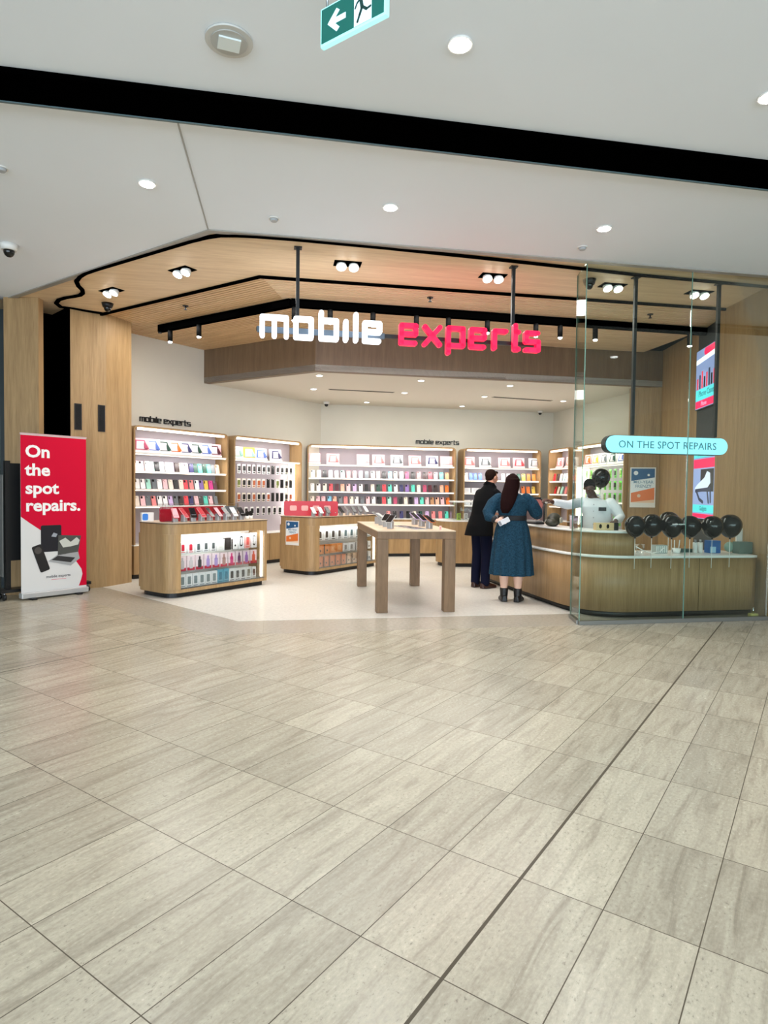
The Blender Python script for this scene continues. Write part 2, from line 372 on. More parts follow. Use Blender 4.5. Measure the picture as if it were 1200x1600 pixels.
# slatted timber ceiling, in two fields mitred at the corner
FB = (-1.13,10.10); FR_ = (FB[0]+cos(radians(10.3))*6.3, FB[1]+sin(radians(10.3))*6.3); FL_ = (-3.29,11.4)
poly('ceiling', [S1,S2,(FR_[0]+1,FR_[1]+.4),FB,FL_,lw(-3.5,-.6),S0x], CZ+.06, BLACKM, .05, False)
lip = MB()
for a,b_ in ((S1,S2),(S1,S0x)):
    d = Vector((b_[0]-a[0],b_[1]-a[1])).normalized(); nn = Vector((-d.y,d.x)); nn = nn if nn.y > 0 else -nn
    q = [Vector(a),Vector(b_),Vector(b_)+nn*.03,Vector(a)+nn*.03]
    lip.hexa([(v.x,v.y,CZ-.03) for v in q]+[(v.x,v.y,CZ+.06) for v in q], BLACKM)
struct(lip.build('trim_3'))
def slats(name, A, d, n_, mt, Lmax, mitre, depth, pitch=.062, wdt=.044):
    """boards parallel to d, stepping along n_, starting at the mitre line A + s*mitre"""
    b = MB(); s = .045; A = Vector(A); d = Vector(d); nn = Vector(n_); mi = Vector(mitre)
    k = mi.dot(d)/mi.dot(nn)
    while s < depth:
        p0 = A+nn*s+d*(s*k); p1 = A+nn*s+d*Lmax; q0 = A+nn*(s+wdt)+d*((s+wdt)*k); q1 = A+nn*(s+wdt)+d*Lmax
        b.hexa([(v.x,v.y,CZ+.012) for v in (p0,p1,q1,q0)]+[(v.x,v.y,CZ+.055) for v in (p0,p1,q1,q0)], mt); s += pitch
    return struct(b.build(name))
mitre = Vector((FB[0]-S1[0],FB[1]-S1[1])).normalized()
nR = (-dR[1],dR[0]); nL = Vector((-sd.y,sd.x)); nL = nL if nL.y > 0 else -nL
slats('ceiling', S1, dR, nR, OAKX, 6.6, mitre, 2.75)
slats('ceiling', S1, sd, nL, OAKL, 4.3, mitre, 2.75)
# soffit over the back of the shop
poly('ceiling', [FL_,FB,FR_,(6.2,16),(-3,16),(-5,13)], SZ, SOFF, .1, False)
# timber fascia hanging in front of the soffit
fas = MB(); t_ = .12
d1 = Vector((FB[0]-FL_[0],FB[1]-FL_[1])).normalized(); n1_ = Vector((-d1.y,d1.x)); FBi = (FB[0]+.02, FB[1]+t_); FLi = (FL_[0]+n1_.x*t_*1, FL_[1]+n1_.y*t_)
fas.hexa([(FL_[0],FL_[1],SZ-.004),(FB[0],FB[1],SZ-.004),(*FBi,SZ-.004),(*FLi,SZ-.004),(FL_[0],FL_[1],CZ+.05),(FB[0],FB[1],CZ+.05),(*FBi,CZ+.05),(*FLi,CZ+.05)], OAKD)
fas.hexa([(*FB,SZ-.004),(*FR_,SZ-.004),(FR_[0],FR_[1]+t_,SZ-.004),(*FBi,SZ-.004),(*FB,CZ+.05),(*FR_,CZ+.05),(FR_[0],FR_[1]+t_,CZ+.05),(*FBi,CZ+.05)], OAKD)
struct(fas.build('wall_fascia'))
# black shadow recess across the mall ceiling, with a pale lower lip, and the seam to the corner
bp = [onz(-60,95,CZ), onz(-60,143,CZ), onz(1260,298,CZ), onz(1260,257,CZ)]
def _ex(a,b,L_): d = (Vector(b)-Vector(a)).normalized(); return tuple(Vector(b)+d*L_)
bp = [_ex(bp[3],bp[0],7),_ex(bp[2],bp[1],7),_ex(bp[1],bp[2],7),_ex(bp[0],bp[3],7)]
beam = MB(); beam.prism([bp[0],bp[3],bp[2],bp[1]], CZ-.035, CZ-.001, BLACKM); struct(beam.build('trim_4'))
struct(strip('trim_5', [bp[1],bp[2]], .018, CZ-.042, CZ-.001, mat('lip_teal_grey', '#5b6f72', .4), -1))
struct(strip('trim_6', [onz(277,183,CZ), E1], .012, CZ-.006, CZ-.001, mat('seam_grey', '#a9a9a6', .6), 1))

# ---------------------------------------------------------------- walls
def wall(name, a, b, z0, z1, mt, t=.12, side=1):
    m_ = MB(); d = Vector((b[0]-a[0],b[1]-a[1])).normalized(); nn = Vector((-d.y,d.x))*t*side
    q = [Vector(a),Vector(b),Vector(b)+nn,Vector(a)+nn]
    m_.hexa([(v.x,v.y,z0) for v in q]+[(v.x,v.y,z1) for v in q], mt); return struct(m_.build(name))
wall('wall_left', lw(-1.9), LC, 0, CZ+.06, CREAM)
wall('wall_back', LC, (RC[0]+.0,RC[1]), 0, SZ+.05, CREAM)
wall('wall_right', RC, RE, 0, SZ+.05, CREAM)
# portal on the left: timber cheek, black stacking pocket, two more timber faces
pA0 = (-5.06,8.34); pA1 = (-4.60,8.34); pB = (-4.37,8.72); pB2 = (-4.40,8.78); pC = (-4.05,9.12); pD = (-3.87,9.58)
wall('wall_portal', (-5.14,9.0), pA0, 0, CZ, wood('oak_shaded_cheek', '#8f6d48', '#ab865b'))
wall('wall_portal', pA0, pA1, 0, CZ, OAK)
pk = MB(); pk.prism([pA1,(pA1[0]-.55,pA1[1]+.62),(pB2[0]-.42,pB2[1]+.42),pB2,(pB2[0]-.05,pB2[1]+.0),(pB2[0]-.45,pB2[1]+.38),(pA1[0]-.5,pA1[1]+.57),(pA1[0]-.05,pA1[1]+.03)], 0, CZ, BLACKM)
struct(pk.build('wall_pocket'))
wall('wall_portal', pB2, pC, 0, CZ, OAK); wall('wall_portal', pC, pD, 0, CZ+.06, OAK)
wall('wall_portal', pD, lw(-1.8,-.02), 0, CZ+.06, OAK)
# black perforated grilles on the portal
def grille(px0,px1,py0,py1,a,b,label):
    p = onplane(px0,py0,a,b); q = onplane(px1,py1,a,b); th = atan2(b[1]-a[1], b[0]-a[0])
    g = thing('speaker_grille', label, 'grille', (p.x,p.y,q.z), th, 'black grilles on the portal'); wd = hypot(q.x-p.x,q.y-p.y); h = p.z-q.z
    k = MB(); k.box(0,wd,-.012,-.001,0,h, BLACK); k.build('frame', parent=g); k = MB(); k.box(.012,wd-.012,-.0135,-.0121,.012,h-.012, mat('grille_mesh','#08090a',.8,bump=1,scale=260)); k.build('mesh_panel', parent=g)
grille(116,127.5,630,672,pB2,pC,'tall black grille on the timber portal, the one nearer the black pocket')
grille(153,164,632.5,675,pB2,pC,'tall black grille on the timber portal, the one nearer the shop')
# shopfront of the neighbour at the left edge
nb = MB(); nb.box(-5.32,-5.105,8.26,8.32,0,CZ-.01, mat('steel_jamb', '#9fb0b8', .3, .8)); struct(nb.build('trim_7'))
struct((lambda k: (k.box(-7.5,-5.24,8.9,9.0,0,CZ, mat('dark_neighbour', '#39454a', .3)), k.build('wall_neighbour'))[1])(MB()))
# right hand side
rA = (4.56,7.20); rB = (4.53,8.60); rC = (4.70,8.72); rD = (4.86,9.80); rE = (4.93,11.22)
rw1 = MB(); rw1.prism([rA,(5.6,7.25),(5.6,8.64),(4.80,8.66),rB], 0, CZ+.06, OAK); struct(rw1.build('wall_right_pier'))
wall('wall_screen', rC, rD, 0, CZ+.06, mat('screen_wall_grey','#3a3f42',.6), side=-1)
wall('wall_right_timber', rD, rE, 0, CZ+.06, OAK, side=-1)
wall('wall_right_timber', (4.42,11.34), (5.1,11.19), 0, SZ-.002, OAK)
struct((lambda k: (k.box(4.70,4.74,7.075,7.115,0,CZ-.01, BLACK), k.build('trim_8'))[1])(MB()))
# mall space beside and behind, so that glass and stone have something to mirror
SHW = mat('far_mall_wall', '#b9b4a8', .7, var=.05, scale=1)
wall('wall_far', (-12,-9), (12,-9), 0, 7, SHW); wall('wall_far', (-12,17), (-12,-9), 0, CZ, SHW); wall('wall_far', (12,17), (12,-9), 0, CZ, SHW)
wall('wall_far', (5.7,7.3), (12,8.4), 0, CZ, SHW)
wall('wall_far', (-12,9.2), (-7.5,9.2), 0, CZ, SHW)

# ---------------------------------------------------------------- ceiling fittings
def lampfix(px,py,label,r=.056,name='ceiling_light',z=CZ,power=22,grp='round downlights in the mall ceiling', glow=LAMPW, color=(1,1,1)):
    x,y = onz(px,py,z) if px is not None else r
    t = thing(name, label, 'ceiling light', (x,y,z), 0, grp)
    k = MB(); k.tube((0,0,-.012),(0,0,-.001), r*1.25, 20, WHITE); k.build('trim_ring', parent=t)
    k = MB(); k.tube((0,0,-.016),(0,0,-.0125), r, 20, glow); k.build('lamp', parent=t)
    if power:
        l = bpy.data.lights.new('downlight','SPOT'); l.energy = power; l.shadow_soft_size = .08; l.spot_size = radians(120); l.spot_blend = .6; l.color = color
        o = bpy.data.objects.new('downlight', l); C.objects.link(o); o.parent = t; o.location = (0,0,-.03)
    return t
lampfix(719,68,'round white downlight near the exit sign, nearest the photographer',power=70)
lampfix(230,286,'round white downlight in the ceiling left of the seam',power=70)
lampfix(610,323,'round white downlight above the middle of the shop front',power=70)
lampfix(944,356,'round white downlight above the glass corner',power=70)
lampfix(1203,150,'round white downlight cut by the right edge of the view',power=70)
far_names = ['just behind the beam, left','just behind the beam, middle','just behind the beam, right','second row back, left','second row back, middle','second row back, right','outside the view on the right','outside the view on the left','far right of the second row']
for i,(x,y) in enumerate([(-2.6,1.2),(.2,.6),(3.2,.9),(-2.5,-1.9),(.6,-2.2),(3.5,-2.0),(5.6,3.2),(-5.5,3.2),(5.9,-1.0)]):
    t = thing('ceiling_light','round downlight overhead, '+far_names[i],'ceiling light',(x,y,CZ),0,'downlights behind the photographer')
    k = MB(); k.tube((0,0,-.016),(0,0,-.001), .06, 16, LAMPW); k.build('lamp', parent=t)
    l = bpy.data.lights.new('downlight','SPOT'); l.energy = 70; l.shadow_soft_size = .08; l.spot_size = radians(125); l.spot_blend = .7
    o = bpy.data.objects.new('downlight', l); C.objects.link(o); o.parent = t; o.location = (0,0,-.03)
def twin(px,py,label,th=radians(10)):
    x,y = onz(px,py,CZ)
    t = thing('twin_spotlight', label, 'ceiling light', (x,y,CZ), th, 'twin spotlights in the timber ceiling')
    k = MB(); k.box(-.15,.15,-.085,.085,-.006,.0, BLACKM); k.build('housing', parent=t)
    for s in (-1,1):
        k = MB(); k.tube((s*.068,.01,-.006),(s*.068,-.015,-.05), .05, 16, WHITEG, r1=.058); h = k.build('lamp_head', parent=t)
        k = MB(); k.tube((s*.068,-.0155,-.051),(s*.068,-.0165,-.053), .050, 16, LAMPR); k.build('lens', parent=h)
    l = bpy.data.lights.new('spot','SPOT'); l.energy = 9; l.shadow_soft_size = .06; l.spot_size = radians(130); l.spot_blend = 1; l.color = (1,.95,.87)
    o = bpy.data.objects.new('spot', l); C.objects.link(o); o.parent = t; o.location = (0,0,-.07)
twin(174,454,'twin white spotlight nearest the black pocket on the left',radians(-33)); twin(285,422,'twin white spotlight in the timber ceiling above the left portal',radians(-33))
twin(543,412,'twin white spotlight right of the first hanging pole'); twin(770,431,'twin white spotlight left of the second hanging pole')
twin(957,446,'twin white spotlight just behind the glass corner'); twin(1092,457,'twin white spotlight beside the rightmost hanging pole')
# soffit downlights
for i,(px,py) in enumerate(((499,586),(658,594),(797,602),(490,607),(632,613),(757,619),(880,626),(722,634),(573,628))):
    lampfix(px,py,'small downlight in the shop soffit, '+['front row, left one','front row, middle one','front row, right one','second row, left of the air slot','second row, right of the left air slot','second row, left of the right air slot','second row, far right one','back row, right one','back row, left one'][i], r=.05, z=SZ, power=5, grp='small downlights in the soffit', glow=LAMPR, color=(1,.96,.9))
def slot(px0,px1,py0,py1,label):
    a = onz(px0,py0,SZ); b_ = onz(px1,py1,SZ); th = atan2(b_[1]-a[1],b_[0]-a[0]); L_ = hypot(b_[0]-a[0],b_[1]-a[1])
    t = thing('air_slot', label, 'air vent', (a[0],a[1],SZ), th, 'linear air slots in the soffit')
    k = MB(); k.box(0,L_,-.05,.05,-.006,-.001, mat('vent_grey','#a9a49a',.5)); k.build('frame', parent=t)
    k = MB(); k.box(.02,L_-.02,-.03,-.01,-.008,-.0061, BLACKM); k.box(.02,L_-.02,.01,.03,-.008,-.0061, BLACKM); k.build('louvre', parent=t)
slot(513,616,608,613,'long linear air slot on the left of the soffit'); slot(770,862,620,626,'long linear air slot on the right of the soffit')
# mall ceiling: round diffuser, detectors, dome camera
x,y = onz(358,62,CZ); t = thing('round_diffuser','round white speaker plate with square centre in the mall ceiling','ceiling fitting',(x,y,CZ),radians(20))
k = MB(); k.tube((0,0,-.014),(0,0,-.001), .13, 28, mat('plate_white','#c9c9c4',.5)); k.tube((0,0,-.02),(0,0,-.0141), .10, 28, mat('plate_white2','#b4b5b1',.5)); k.build('ring', parent=t)
k = MB(); k.box(-.06,.06,-.05,.05,-.03,-.0201, mat('plate_glow','#e3eceb',.4)); k.build('centre_plate', parent=t)
for px,py,lb in ((428,341,'small white smoke detector above the first pole'),(910,386,'small white smoke detector above the glass corner'),(2,262,'small white smoke detector at the left edge')):
    x,y = onz(px,py,CZ); t = thing('smoke_detector', lb, 'smoke detector', (x,y,CZ), 0, 'detectors in the mall ceiling')
    k = MB(); k.tube((0,0,-.01),(0,0,-.001), .05, 16, WHITE); k.build('base', parent=t)
    k = MB(); k.tube((0,0,-.03),(0,0,-.0101), .028, 16, mat('detector_grey','#aeb2b4',.5), r1=.04); k.build('sensor', parent=t)
for px,py,lb in ((290,479,'tiny dark sprinkler in the left slatted ceiling'),(672,466,'tiny dark sprinkler in the slatted ceiling between the poles'),(1016,492,'tiny dark sprinkler in the slatted ceiling behind the glass')):
    x,y = onz(px,py,CZ); t = thing('sprinkler', lb, 'sprinkler', (x,y,CZ+.01), 0, 'sprinklers in the slatted ceiling')
    k = MB(); k.tube((0,0,-.008),(0,0,0), .04, 12, BLACK); k.build('rose', parent=t)
    k = MB(); k.tube((0,0,-.05),(0,0,-.0081), .012, 8, BLACK); k.tube((0,0,-.055),(0,0,-.0501), .025, 8, BLACK); k.build('head', parent=t)
def dome(px,py,z,label,s=1,dark=False,grp='security cameras'):
    x,y = onz(px,py,z); t = thing('dome_camera', label, 'security camera', (x,y,z), 0, grp)
    k = MB(); k.tube((0,0,-.05*s),(0,0,-.001), .055*s, 20, BLACK if dark else WHITE, r1=.07*s); k.build('housing', parent=t)
    k = MB(); k.ball((0,0,-.055*s),(.043*s,.043*s,.05*s),16,mat('dome_black','#0a0b0c',.08)); k.build('dome', parent=t)
dome(14,382,CZ,'white dome security camera at the left edge of the mall ceiling',1.25); dome(168,474,CZ,'black dome camera on the timber ceiling near the pocket',1.1,True)
dome(921,437,CZ,'dark dome camera seen through the glass corner',1.1,True)
dome(510,628,SZ,'white dome camera under the soffit, near the left back corner',1.0); dome(844,642,SZ,'white dome camera under the soffit, near the right back corner',.9)

# exit sign
d2v = (cos(-radians(34.9)), sin(-radians(34.9)))
ex = thing('exit_sign','green lit exit sign with white arrow and running figure, hung from the ceiling','exit sign',(-.327,3.10,3.585),-radians(34.9))
GREEN = mat('exit_green','#04665c',.4,emit=.2); EXW = mat('exit_white','#d8eef8',.4,emit=.5); EXD = mat('exit_dark_green','#063f3c',.4,emit=.12)
W_,H_ = .385,.178
k = MB(); k.box(0,W_,-.012,.012,0,H_, mat('exit_frame','#a8f4f0',.3,emit=.5)); k.build('frame', parent=ex)
k = MB(); k.box(.006,W_-.012,-.0135,-.0121,.013,H_-.006, GREEN); k.box(.006,W_-.012,.0121,.0135,.013,H_-.006, GREEN); fc = k.build('face', parent=ex)
k = MB(); k.box(.205,.305,-.015,-.0136,.013,H_-.006, EXW); k.build('doorway', parent=fc)
k = MB()
ar = [(.045,.09),(.10,.145),(.118,.13),(.092,.104),(.155,.104),(.155,.078),(.092,.078),(.118,.052),(.10,.037)]
k.prism(ar, -.015,-.0136, EXW, axis='y'); k.build('arrow', parent=fc)
k = MB()
def bar(k,a,b,w_,y0,y1,mt):
    a,b = Vector(a),Vector(b); d = (b-a).normalized(); n_ = Vector((-d.y,d.x))*w_/2
    k.prism([tuple(a-n_),tuple(b-n_),tuple(b+n_),tuple(a+n_)], y0,y1,mt,axis='y')
    k.tube((b.x,y0,b.y),(b.x,y1,b.y), w_/2, 8, mt)
def seg(a,b,w_): bar(k,a,b,w_,-.0165,-.0151,EXD)
k.tube((.238,-.0165,.148),(.238,-.0151,.148), .011, 12, EXD)
seg((.243,.13),(.252,.085),.018); seg((.252,.085),(.238,.055),.013); seg((.238,.055),(.226,.028),.011); seg((.254,.085),(.278,.066),.013); seg((.278,.066),(.300,.07),.01)
seg((.243,.128),(.222,.112),.009); seg((.222,.112),(.212,.093),.008); seg((.246,.128),(.27,.13),.009); seg((.27,.13),(.29,.112),.008)
k.build('running_figure', parent=fc)
k = MB(); k.box(-.05,.40,-.02,.02,CZ-3.585-.03,CZ-3.585-.002, mat('bracket_grey','#b9bcbc',.4,.4)); 
for xx in (.03,.35): k.tube((xx,0,H_),(xx,0,CZ-3.585-.03),.006,8,GREYM)
k.build('bracket', parent=ex)

# ---------------------------------------------------------------- track and spots
TZ = 3.885
def trackrun(pts_px, label):
    P = [onz(a,b,TZ) for a,b in pts_px]
    t = thing('track_light_rail', label, 'lighting track', (P[0][0],P[0][1],TZ), 0)
    k = MB()
    for a,b in zip(P,P[1:]):
        d = Vector((b[0]-a[0],b[1]-a[1])).normalized(); nn = Vector((-d.y,d.x))*.045; o_ = Vector(P[0])
        q = [Vector(a)-o_-nn,Vector(b)-o_-nn,Vector(b)-o_+nn,Vector(a)-o_+nn]
        k.hexa([(v.x,v.y,-.03) for v in q]+[(v.x,v.y,.07) for v in q], BLACKM)
    k.build('rail', parent=t)
    k = MB(); e_ = (P[0][0]-P[0][0], 0); k.tube((0,0,-.045),(0,0,-.03),.03,10,BLACK); k.build('end_cap', parent=t)
    return P
TP = trackrun([(250,516),(455,476),(1108,521)],'long black lighting track bending across the slatted ceiling')
spn = ['leftmost','second from the left','at the bend','fourth from the left, over the letter b','fifth from the left, over the letter e','sixth from the left','seventh from the left','eighth from the left, left of the second pole','ninth from the left, over the last letter','tenth from the left','just behind the glass corner, dim','beside the wall screen']
for i,px in enumerate((266,311,460,516,583,651,701,762,838,876,931,1079)):
    a,b = (TP[0],TP[1]) if px < 455 else (TP[1],TP[2])
    p = onplane(px, 480, a, b)
    t = thing('track_spotlight','black cylinder track spotlight, '+spn[i],'spotlight',(p.x,p.y,TZ-.03),0,'black spotlights on the track')
    k = MB(); k.tube((0,0,-.175),(0,0,-.001), .036, 16, mat('spot_black','#030303',.7,spec=.1)); k.build('barrel', parent=t)
    k = MB(); k.ball((0,-.006,-.176),(.031,.031,.022),12,LAMPW); k.build('lamp', parent=t)
    l = bpy.data.lights.new('track_beam','SPOT'); l.energy = 14; l.shadow_soft_size = .03; l.spot_size = radians(70); l.spot_blend = .8; l.color = (1,.96,.9)
    o = bpy.data.objects.new('track_beam', l); C.objects.link(o); o.parent = t; o.location = (0,0,-.21)

# ---------------------------------------------------------------- hanging poles and the big sign
q0z = 3.105
poles = [(-.92,6.53),(1.40,7.00),(2.87,7.29),(3.93,7.48)]
def pole(i, zb, label):
    x,y = poles[i]; t = thing('hanging_pole', label, 'pole', (x,y,zb), radians(10), 'black poles hanging from the timber ceiling')
    k = MB(); k.box(-.0175,.0175,-.0175,.0175,0,CZ-zb-.001, BLACK); k.build('shaft', parent=t)
    k = MB(); k.box(-.04,.04,-.04,.04,CZ-zb-.012,CZ-zb-.001, BLACK); k.build('ceiling_plate', parent=t)
pole(0,q0z,'black hanging pole holding the white half of the letter sign'); pole(1,q0z,'black hanging pole holding the red half of the letter sign')
pole(2,2.14,'black hanging pole at the left end of the pale blue sign'); pole(3,2.14,'black hanging pole at the right end of the pale blue sign')
LET = {'m':([[(0,0),(0,1),(1.25,1),(1.25,0)],[(.625,1),(.625,0)]],1.25),'o':([[(0,0),(0,1),(.95,1),(.95,0),(0,0)]],.95),
 'b':([[(0,1.42),(0,0),(.95,0),(.95,1),(0,1)]],.95),'i':([[(0,0),(0,1)]],0),'l':([[(0,0),(0,1.42)]],0),
 'e':([[(.9,0),(0,0),(0,1),(.95,1),(.95,.52),(0,.52)]],.95),'x':([[(0,0),(.95,1)],[(0,1),(.95,0)]],.95),
 'p':([[(0,-.42),(0,1),(.95,1),(.95,0),(0,0)]],.95),'r':([[(0,0),(0,1),(.75,1)]],.75),'t':([[(0,1.38),(0,0),(.38,0)],[(0,1),(.38,1)]],.38),
 's':([[(.9,1),(0,1),(0,.5),(.95,.5),(.95,0),(0,0)]],.95)}
def letters(word, x0, h, sw, depth, mt, parent, y=0, z=0, gap=.5, part='letter', edge=None, scale_x=1):
    """square rounded stroke letters; h = centre line height; returns end x"""
    x = x0
    for ch in word:
        k = MB(); P, wd = LET[ch]
        for pl in P:
            for i,(a,b) in enumerate(zip(pl,pl[1:])):
                A = Vector((x+a[0]*h*scale_x, z+a[1]*h)); B = Vector((x+b[0]*h*scale_x, z+b[1]*h)); d = (B-A).normalized(); n_ = Vector((-d.y,d.x))*sw/2
                k.prism([tuple(A-n_),tuple(B-n_),tuple(B+n_),tuple(A+n_)], y-depth, y, mt, axis='y')
            for a in pl:
                A = Vector((x+a[0]*h*scale_x, z+a[1]*h)); k.tube((A.x,y-depth,A.y),(A.x,y,A.y), sw/2, 14, mt)
        k.build(part, parent=parent)
        x += wd*h*scale_x + gap*h*scale_x
    return x
pa = Vector((-1.27,6.47)); tsg = radians(10.5)
def onS(px,py): return onplane(px,py,(pa.x,pa.y),(pa.x+cos(tsg),pa.y+sin(tsg)))
q0 = onS(409.7,526); q1 = onS(836,552)
BIGW = mat('sign_white_face','#f4f9ff',.4,emit=1.0); BIGR = mat('sign_red_face','#ff0a48',.4,emit=.62)
sg = thing('letter_sign','large lit hanging sign, mobile in white and experts in red','sign',(q0.x,q0.y,q0.z),tsg)
SL = hypot(q1.x-q0.x,q1.y-q0.y)
hh = .184; sw = .051
def sx(px): p = onS(px,540); return hypot(p.x-q0.x,p.y-q0.y)*(1 if p.x > q0.x else -1)
for ch,px,wpx,mt_ in (('m',409.7,37.2,BIGW),('o',461.7,23.6,BIGW),('b',500.7,23.6,BIGW),('i',538.8,0,BIGW),('l',554.3,0,BIGW),('e',568.3,22.6,BIGW),('e',624.7,22.2,BIGR),('x',661,23,BIGR),('p',697.4,22.5,BIGR),('e',733,20,BIGR),('r',768.7,17.3,BIGR),('t',800.7,5,BIGR),('s',818,18.3,BIGR)):
    wd = LET[ch][1]; s_ = (sx(px+wpx)-sx(px))/(wd*hh) if wd else 1
    letters(ch, sx(px), hh, sw, .06, mt_, sg, y=-.03, scale_x=s_)
k = MB(); k.box(-.06,SL+.03,.0,.03,.06,.10, BLACK); k.build('backing_rail', parent=sg)
k = MB(); k.box(-.05,sx(600),-.029,-.001,.04,.10, mat('raceway_blue_grey','#4e5a66',.5)); k.build('raceway', parent=sg)  # raceway in plain bluish grey
l1 = area_light('sign_white_glow',(0,0,0),1.25,7,(.9,.95,1),(radians(90),0,0),.22); l1.parent = sg; l1.location = (.62,.06,.12)
l2 = area_light('sign_red_glow',(0,0,0),1.4,5,(1,.1,.25),(radians(90),0,0),.22); l2.parent = sg; l2.location = (2.2,.06,.12)

# pale blue lozenge sign
pa2 = Vector((2.3,7.16))
def onT(px,py): return onplane(px,py,(2.87,7.26),(3.93,7.45))
s0 = onT(945,693); s1 = onT(1134,697)
bs = thing('lozenge_sign','pale blue lit rounded sign reading ON THE SPOT REPAIRS above the desk','sign',(s0.x,s0.y,s0.z-.105),radians(10.2))
SLn = hypot(s1.x-s0.x,s1.y-s0.y)
k = MB(); k.prism(rrect(0,SLn,0,.205,.1025,8), 0, .09, BLACK, axis='y', smooth=False); k.build('case', parent=bs)
k = MB(); k.prism(rrect(.012,SLn-.002,.006,.199,.096,8), -.035, -.001, mat('sign_pale_blue','#8fe0f4',.4,emit=.85), axis='y'); fc = k.build('face', parent=bs)
text_mesh('lettering','ON THE SPOT REPAIRS',.118,mat('sign_grey_text','#4f8d9c',.5,emit=.12),fc,upr(SLn*.5,-.036,.062),.001,.0006,'CENTER',1.05)

# ---------------------------------------------------------------- glass corner
G0 = (2.19,7.26); G1 = (2.165,6.86); G2 = onz(1064,972,0); G2 = (G1[0]+dR[0]*1.27, G1[1]+dR[1]*1.27); G3 = (G1[0]+dR[0]*2.36, G1[1]+dR[1]*2.36)
def pane(a,b,label):
    th = atan2(b[1]-a[1],b[0]-a[0]); L_ = hypot(b[0]-a[0],b[1]-a[1])
    t = thing('glass_panel', label, 'glass panel', (a[0],a[1],0), th, 'frameless shopfront glass')
    k = MB(); k.box(.006,L_-.006,-.006,.006,.045,CZ-.002, GLASS); k.build('pane', parent=t)
    k = MB(); k.box(0,.006,-.006,.006,.045,CZ-.002, GEDGE); k.build('polished_edge', parent=t)
    k = MB(); k.box(0,L_,-.018,.018,.002,.045, mat('steel_channel','#8b8d89',.35,.7)); k.build('floor_channel', parent=t)
    return t
pane(G0,(G1[0]+.0015,G1[1]+.025),'short return pane of clear glass at the glass corner'); pane(G1,G2,'clear glass pane in front of the curved desk end'); pane(G2,G3,'clear glass pane in front of the right desk end')
k = MB(); k.tube((2.245,6.90,.62),(2.245,6.94,.62),.018,12,CHROME)

# ---------------------------------------------------------------- products
CASE = {}
def case_mesh(color, kind=0):
    key = (color,kind)
    if key in CASE: return CASE[key]
    b = MB(); mt = mat('case_'+color.strip('#'), color, .35)
    b.prism(rrect(-.041,.041,0,.162,.012,3), -.006,.006, mt, axis='y')
    lens = mat('camera_lens_black','#101114',.15)
    if kind == 0: b.prism(rrect(-.034,.0,.118,.155,.007,2), -.0085,-.0059, lens, axis='y')
    elif kind == 1: b.prism(rrect(-.033,-.015,.105,.153,.006,2), -.0085,-.0059, lens, axis='y')
    else:
        b.prism(rrect(-.034,.0,.118,.155,.007,2), -.0085,-.0059, mt, axis='y'); b.tube((-.025,-.0095,.145),(-.025,-.0084,.145),.006,8,lens); b.tube((-.010,-.0095,.130),(-.010,-.0084,.130),.006,8,lens)
    o = b.build('phone_case'); me = o.data; bpy.data.objects.remove(o); CASE[key] = me; return me
NAMES = {'#f6c3c8':'pale pink','#f3e6d6':'cream','#a8e0cf':'mint green','#191a1d':'black','#f4f2f2':'white','#cdb2df':'lilac','#3a2a2a':'dark brown','#3b3b6b':'navy','#1d4a3c':'dark green','#5fd6c0':'aqua','#6d7378':'grey','#f5b79c':'peach','#e8505a':'coral red','#b94a6e':'rose','#e7c34e':'yellow','#d83a92':'magenta','#551f2b':'maroon','#7fc8e6':'sky blue','#e9772e':'orange','#8b6cb0':'purple','#f08a8a':'salmon','#d8232f':'red','#5f7fd0':'blue','#b98a62':'tan'}
K = {v:k_ for k_,v in NAMES.items()}
def case_row(origin, th, x0, x1, z, names, shelf, unit, lean=.24, yaw=0, y=-.24, grp=None, tot=None):
    n = len(names); zx = cos(th); zy = sin(th)
    for i,nm in enumerate(names):
        x = x0+(x1-x0)*(i+.5)/n + random.uniform(-.008,.008); yy = y+random.uniform(-.01,.01)
        X = origin[0]+zx*x-zy*yy; Y = origin[1]+zy*x+zx*yy
        ln = lean+random.uniform(-.05,.05)
        inst('phone_case', case_mesh(K[nm], random.choice((0,1,2))), (X,Y,z+.0019+abs(sin(ln))*.006), (-ln,0,th+yaw+random.uniform(-.06,.06)),
             '%s phone case, %s from left, %s of the %s' % (nm, ordn(i), shelf, unit), 'phone case', grp or 'phone cases on the '+unit)
TB_ = {}
def tabbox_mesh(color, cover):
    key = (color,cover)
    if key in TB_: return TB_[key]
    b = MB(); mt = mat('box_'+color.strip('#'), color, .4); cm = mat('case_'+cover.strip('#'), cover, .4); wt = WHITEG
    b.box(-.14,.14,-.012,.012,0,.235, mt); b.box(-.14,.14,-.035,-.012,0,.03, wt)
    b.prism([(-.10,.05),(-.075,.205),(.075,.205),(.115,.05)], -.018,-.0121, cm, axis='y')
    b.prism([(-.065,.06),(-.055,.185),(.06,.185),(.07,.06)], -.021,-.0181, mat('tablet_face_pale','#efe4e8',.3), axis='y')
    b.prism([(.06,.07),(.055,.15),(.075,.16),(.128,.06)], -.045,-.0211, cm, axis='y')
    o = b.build('tablet_case_box', bevel=0); me = o.data; bpy.data.objects.remove(o); TB_[key] = me; return me
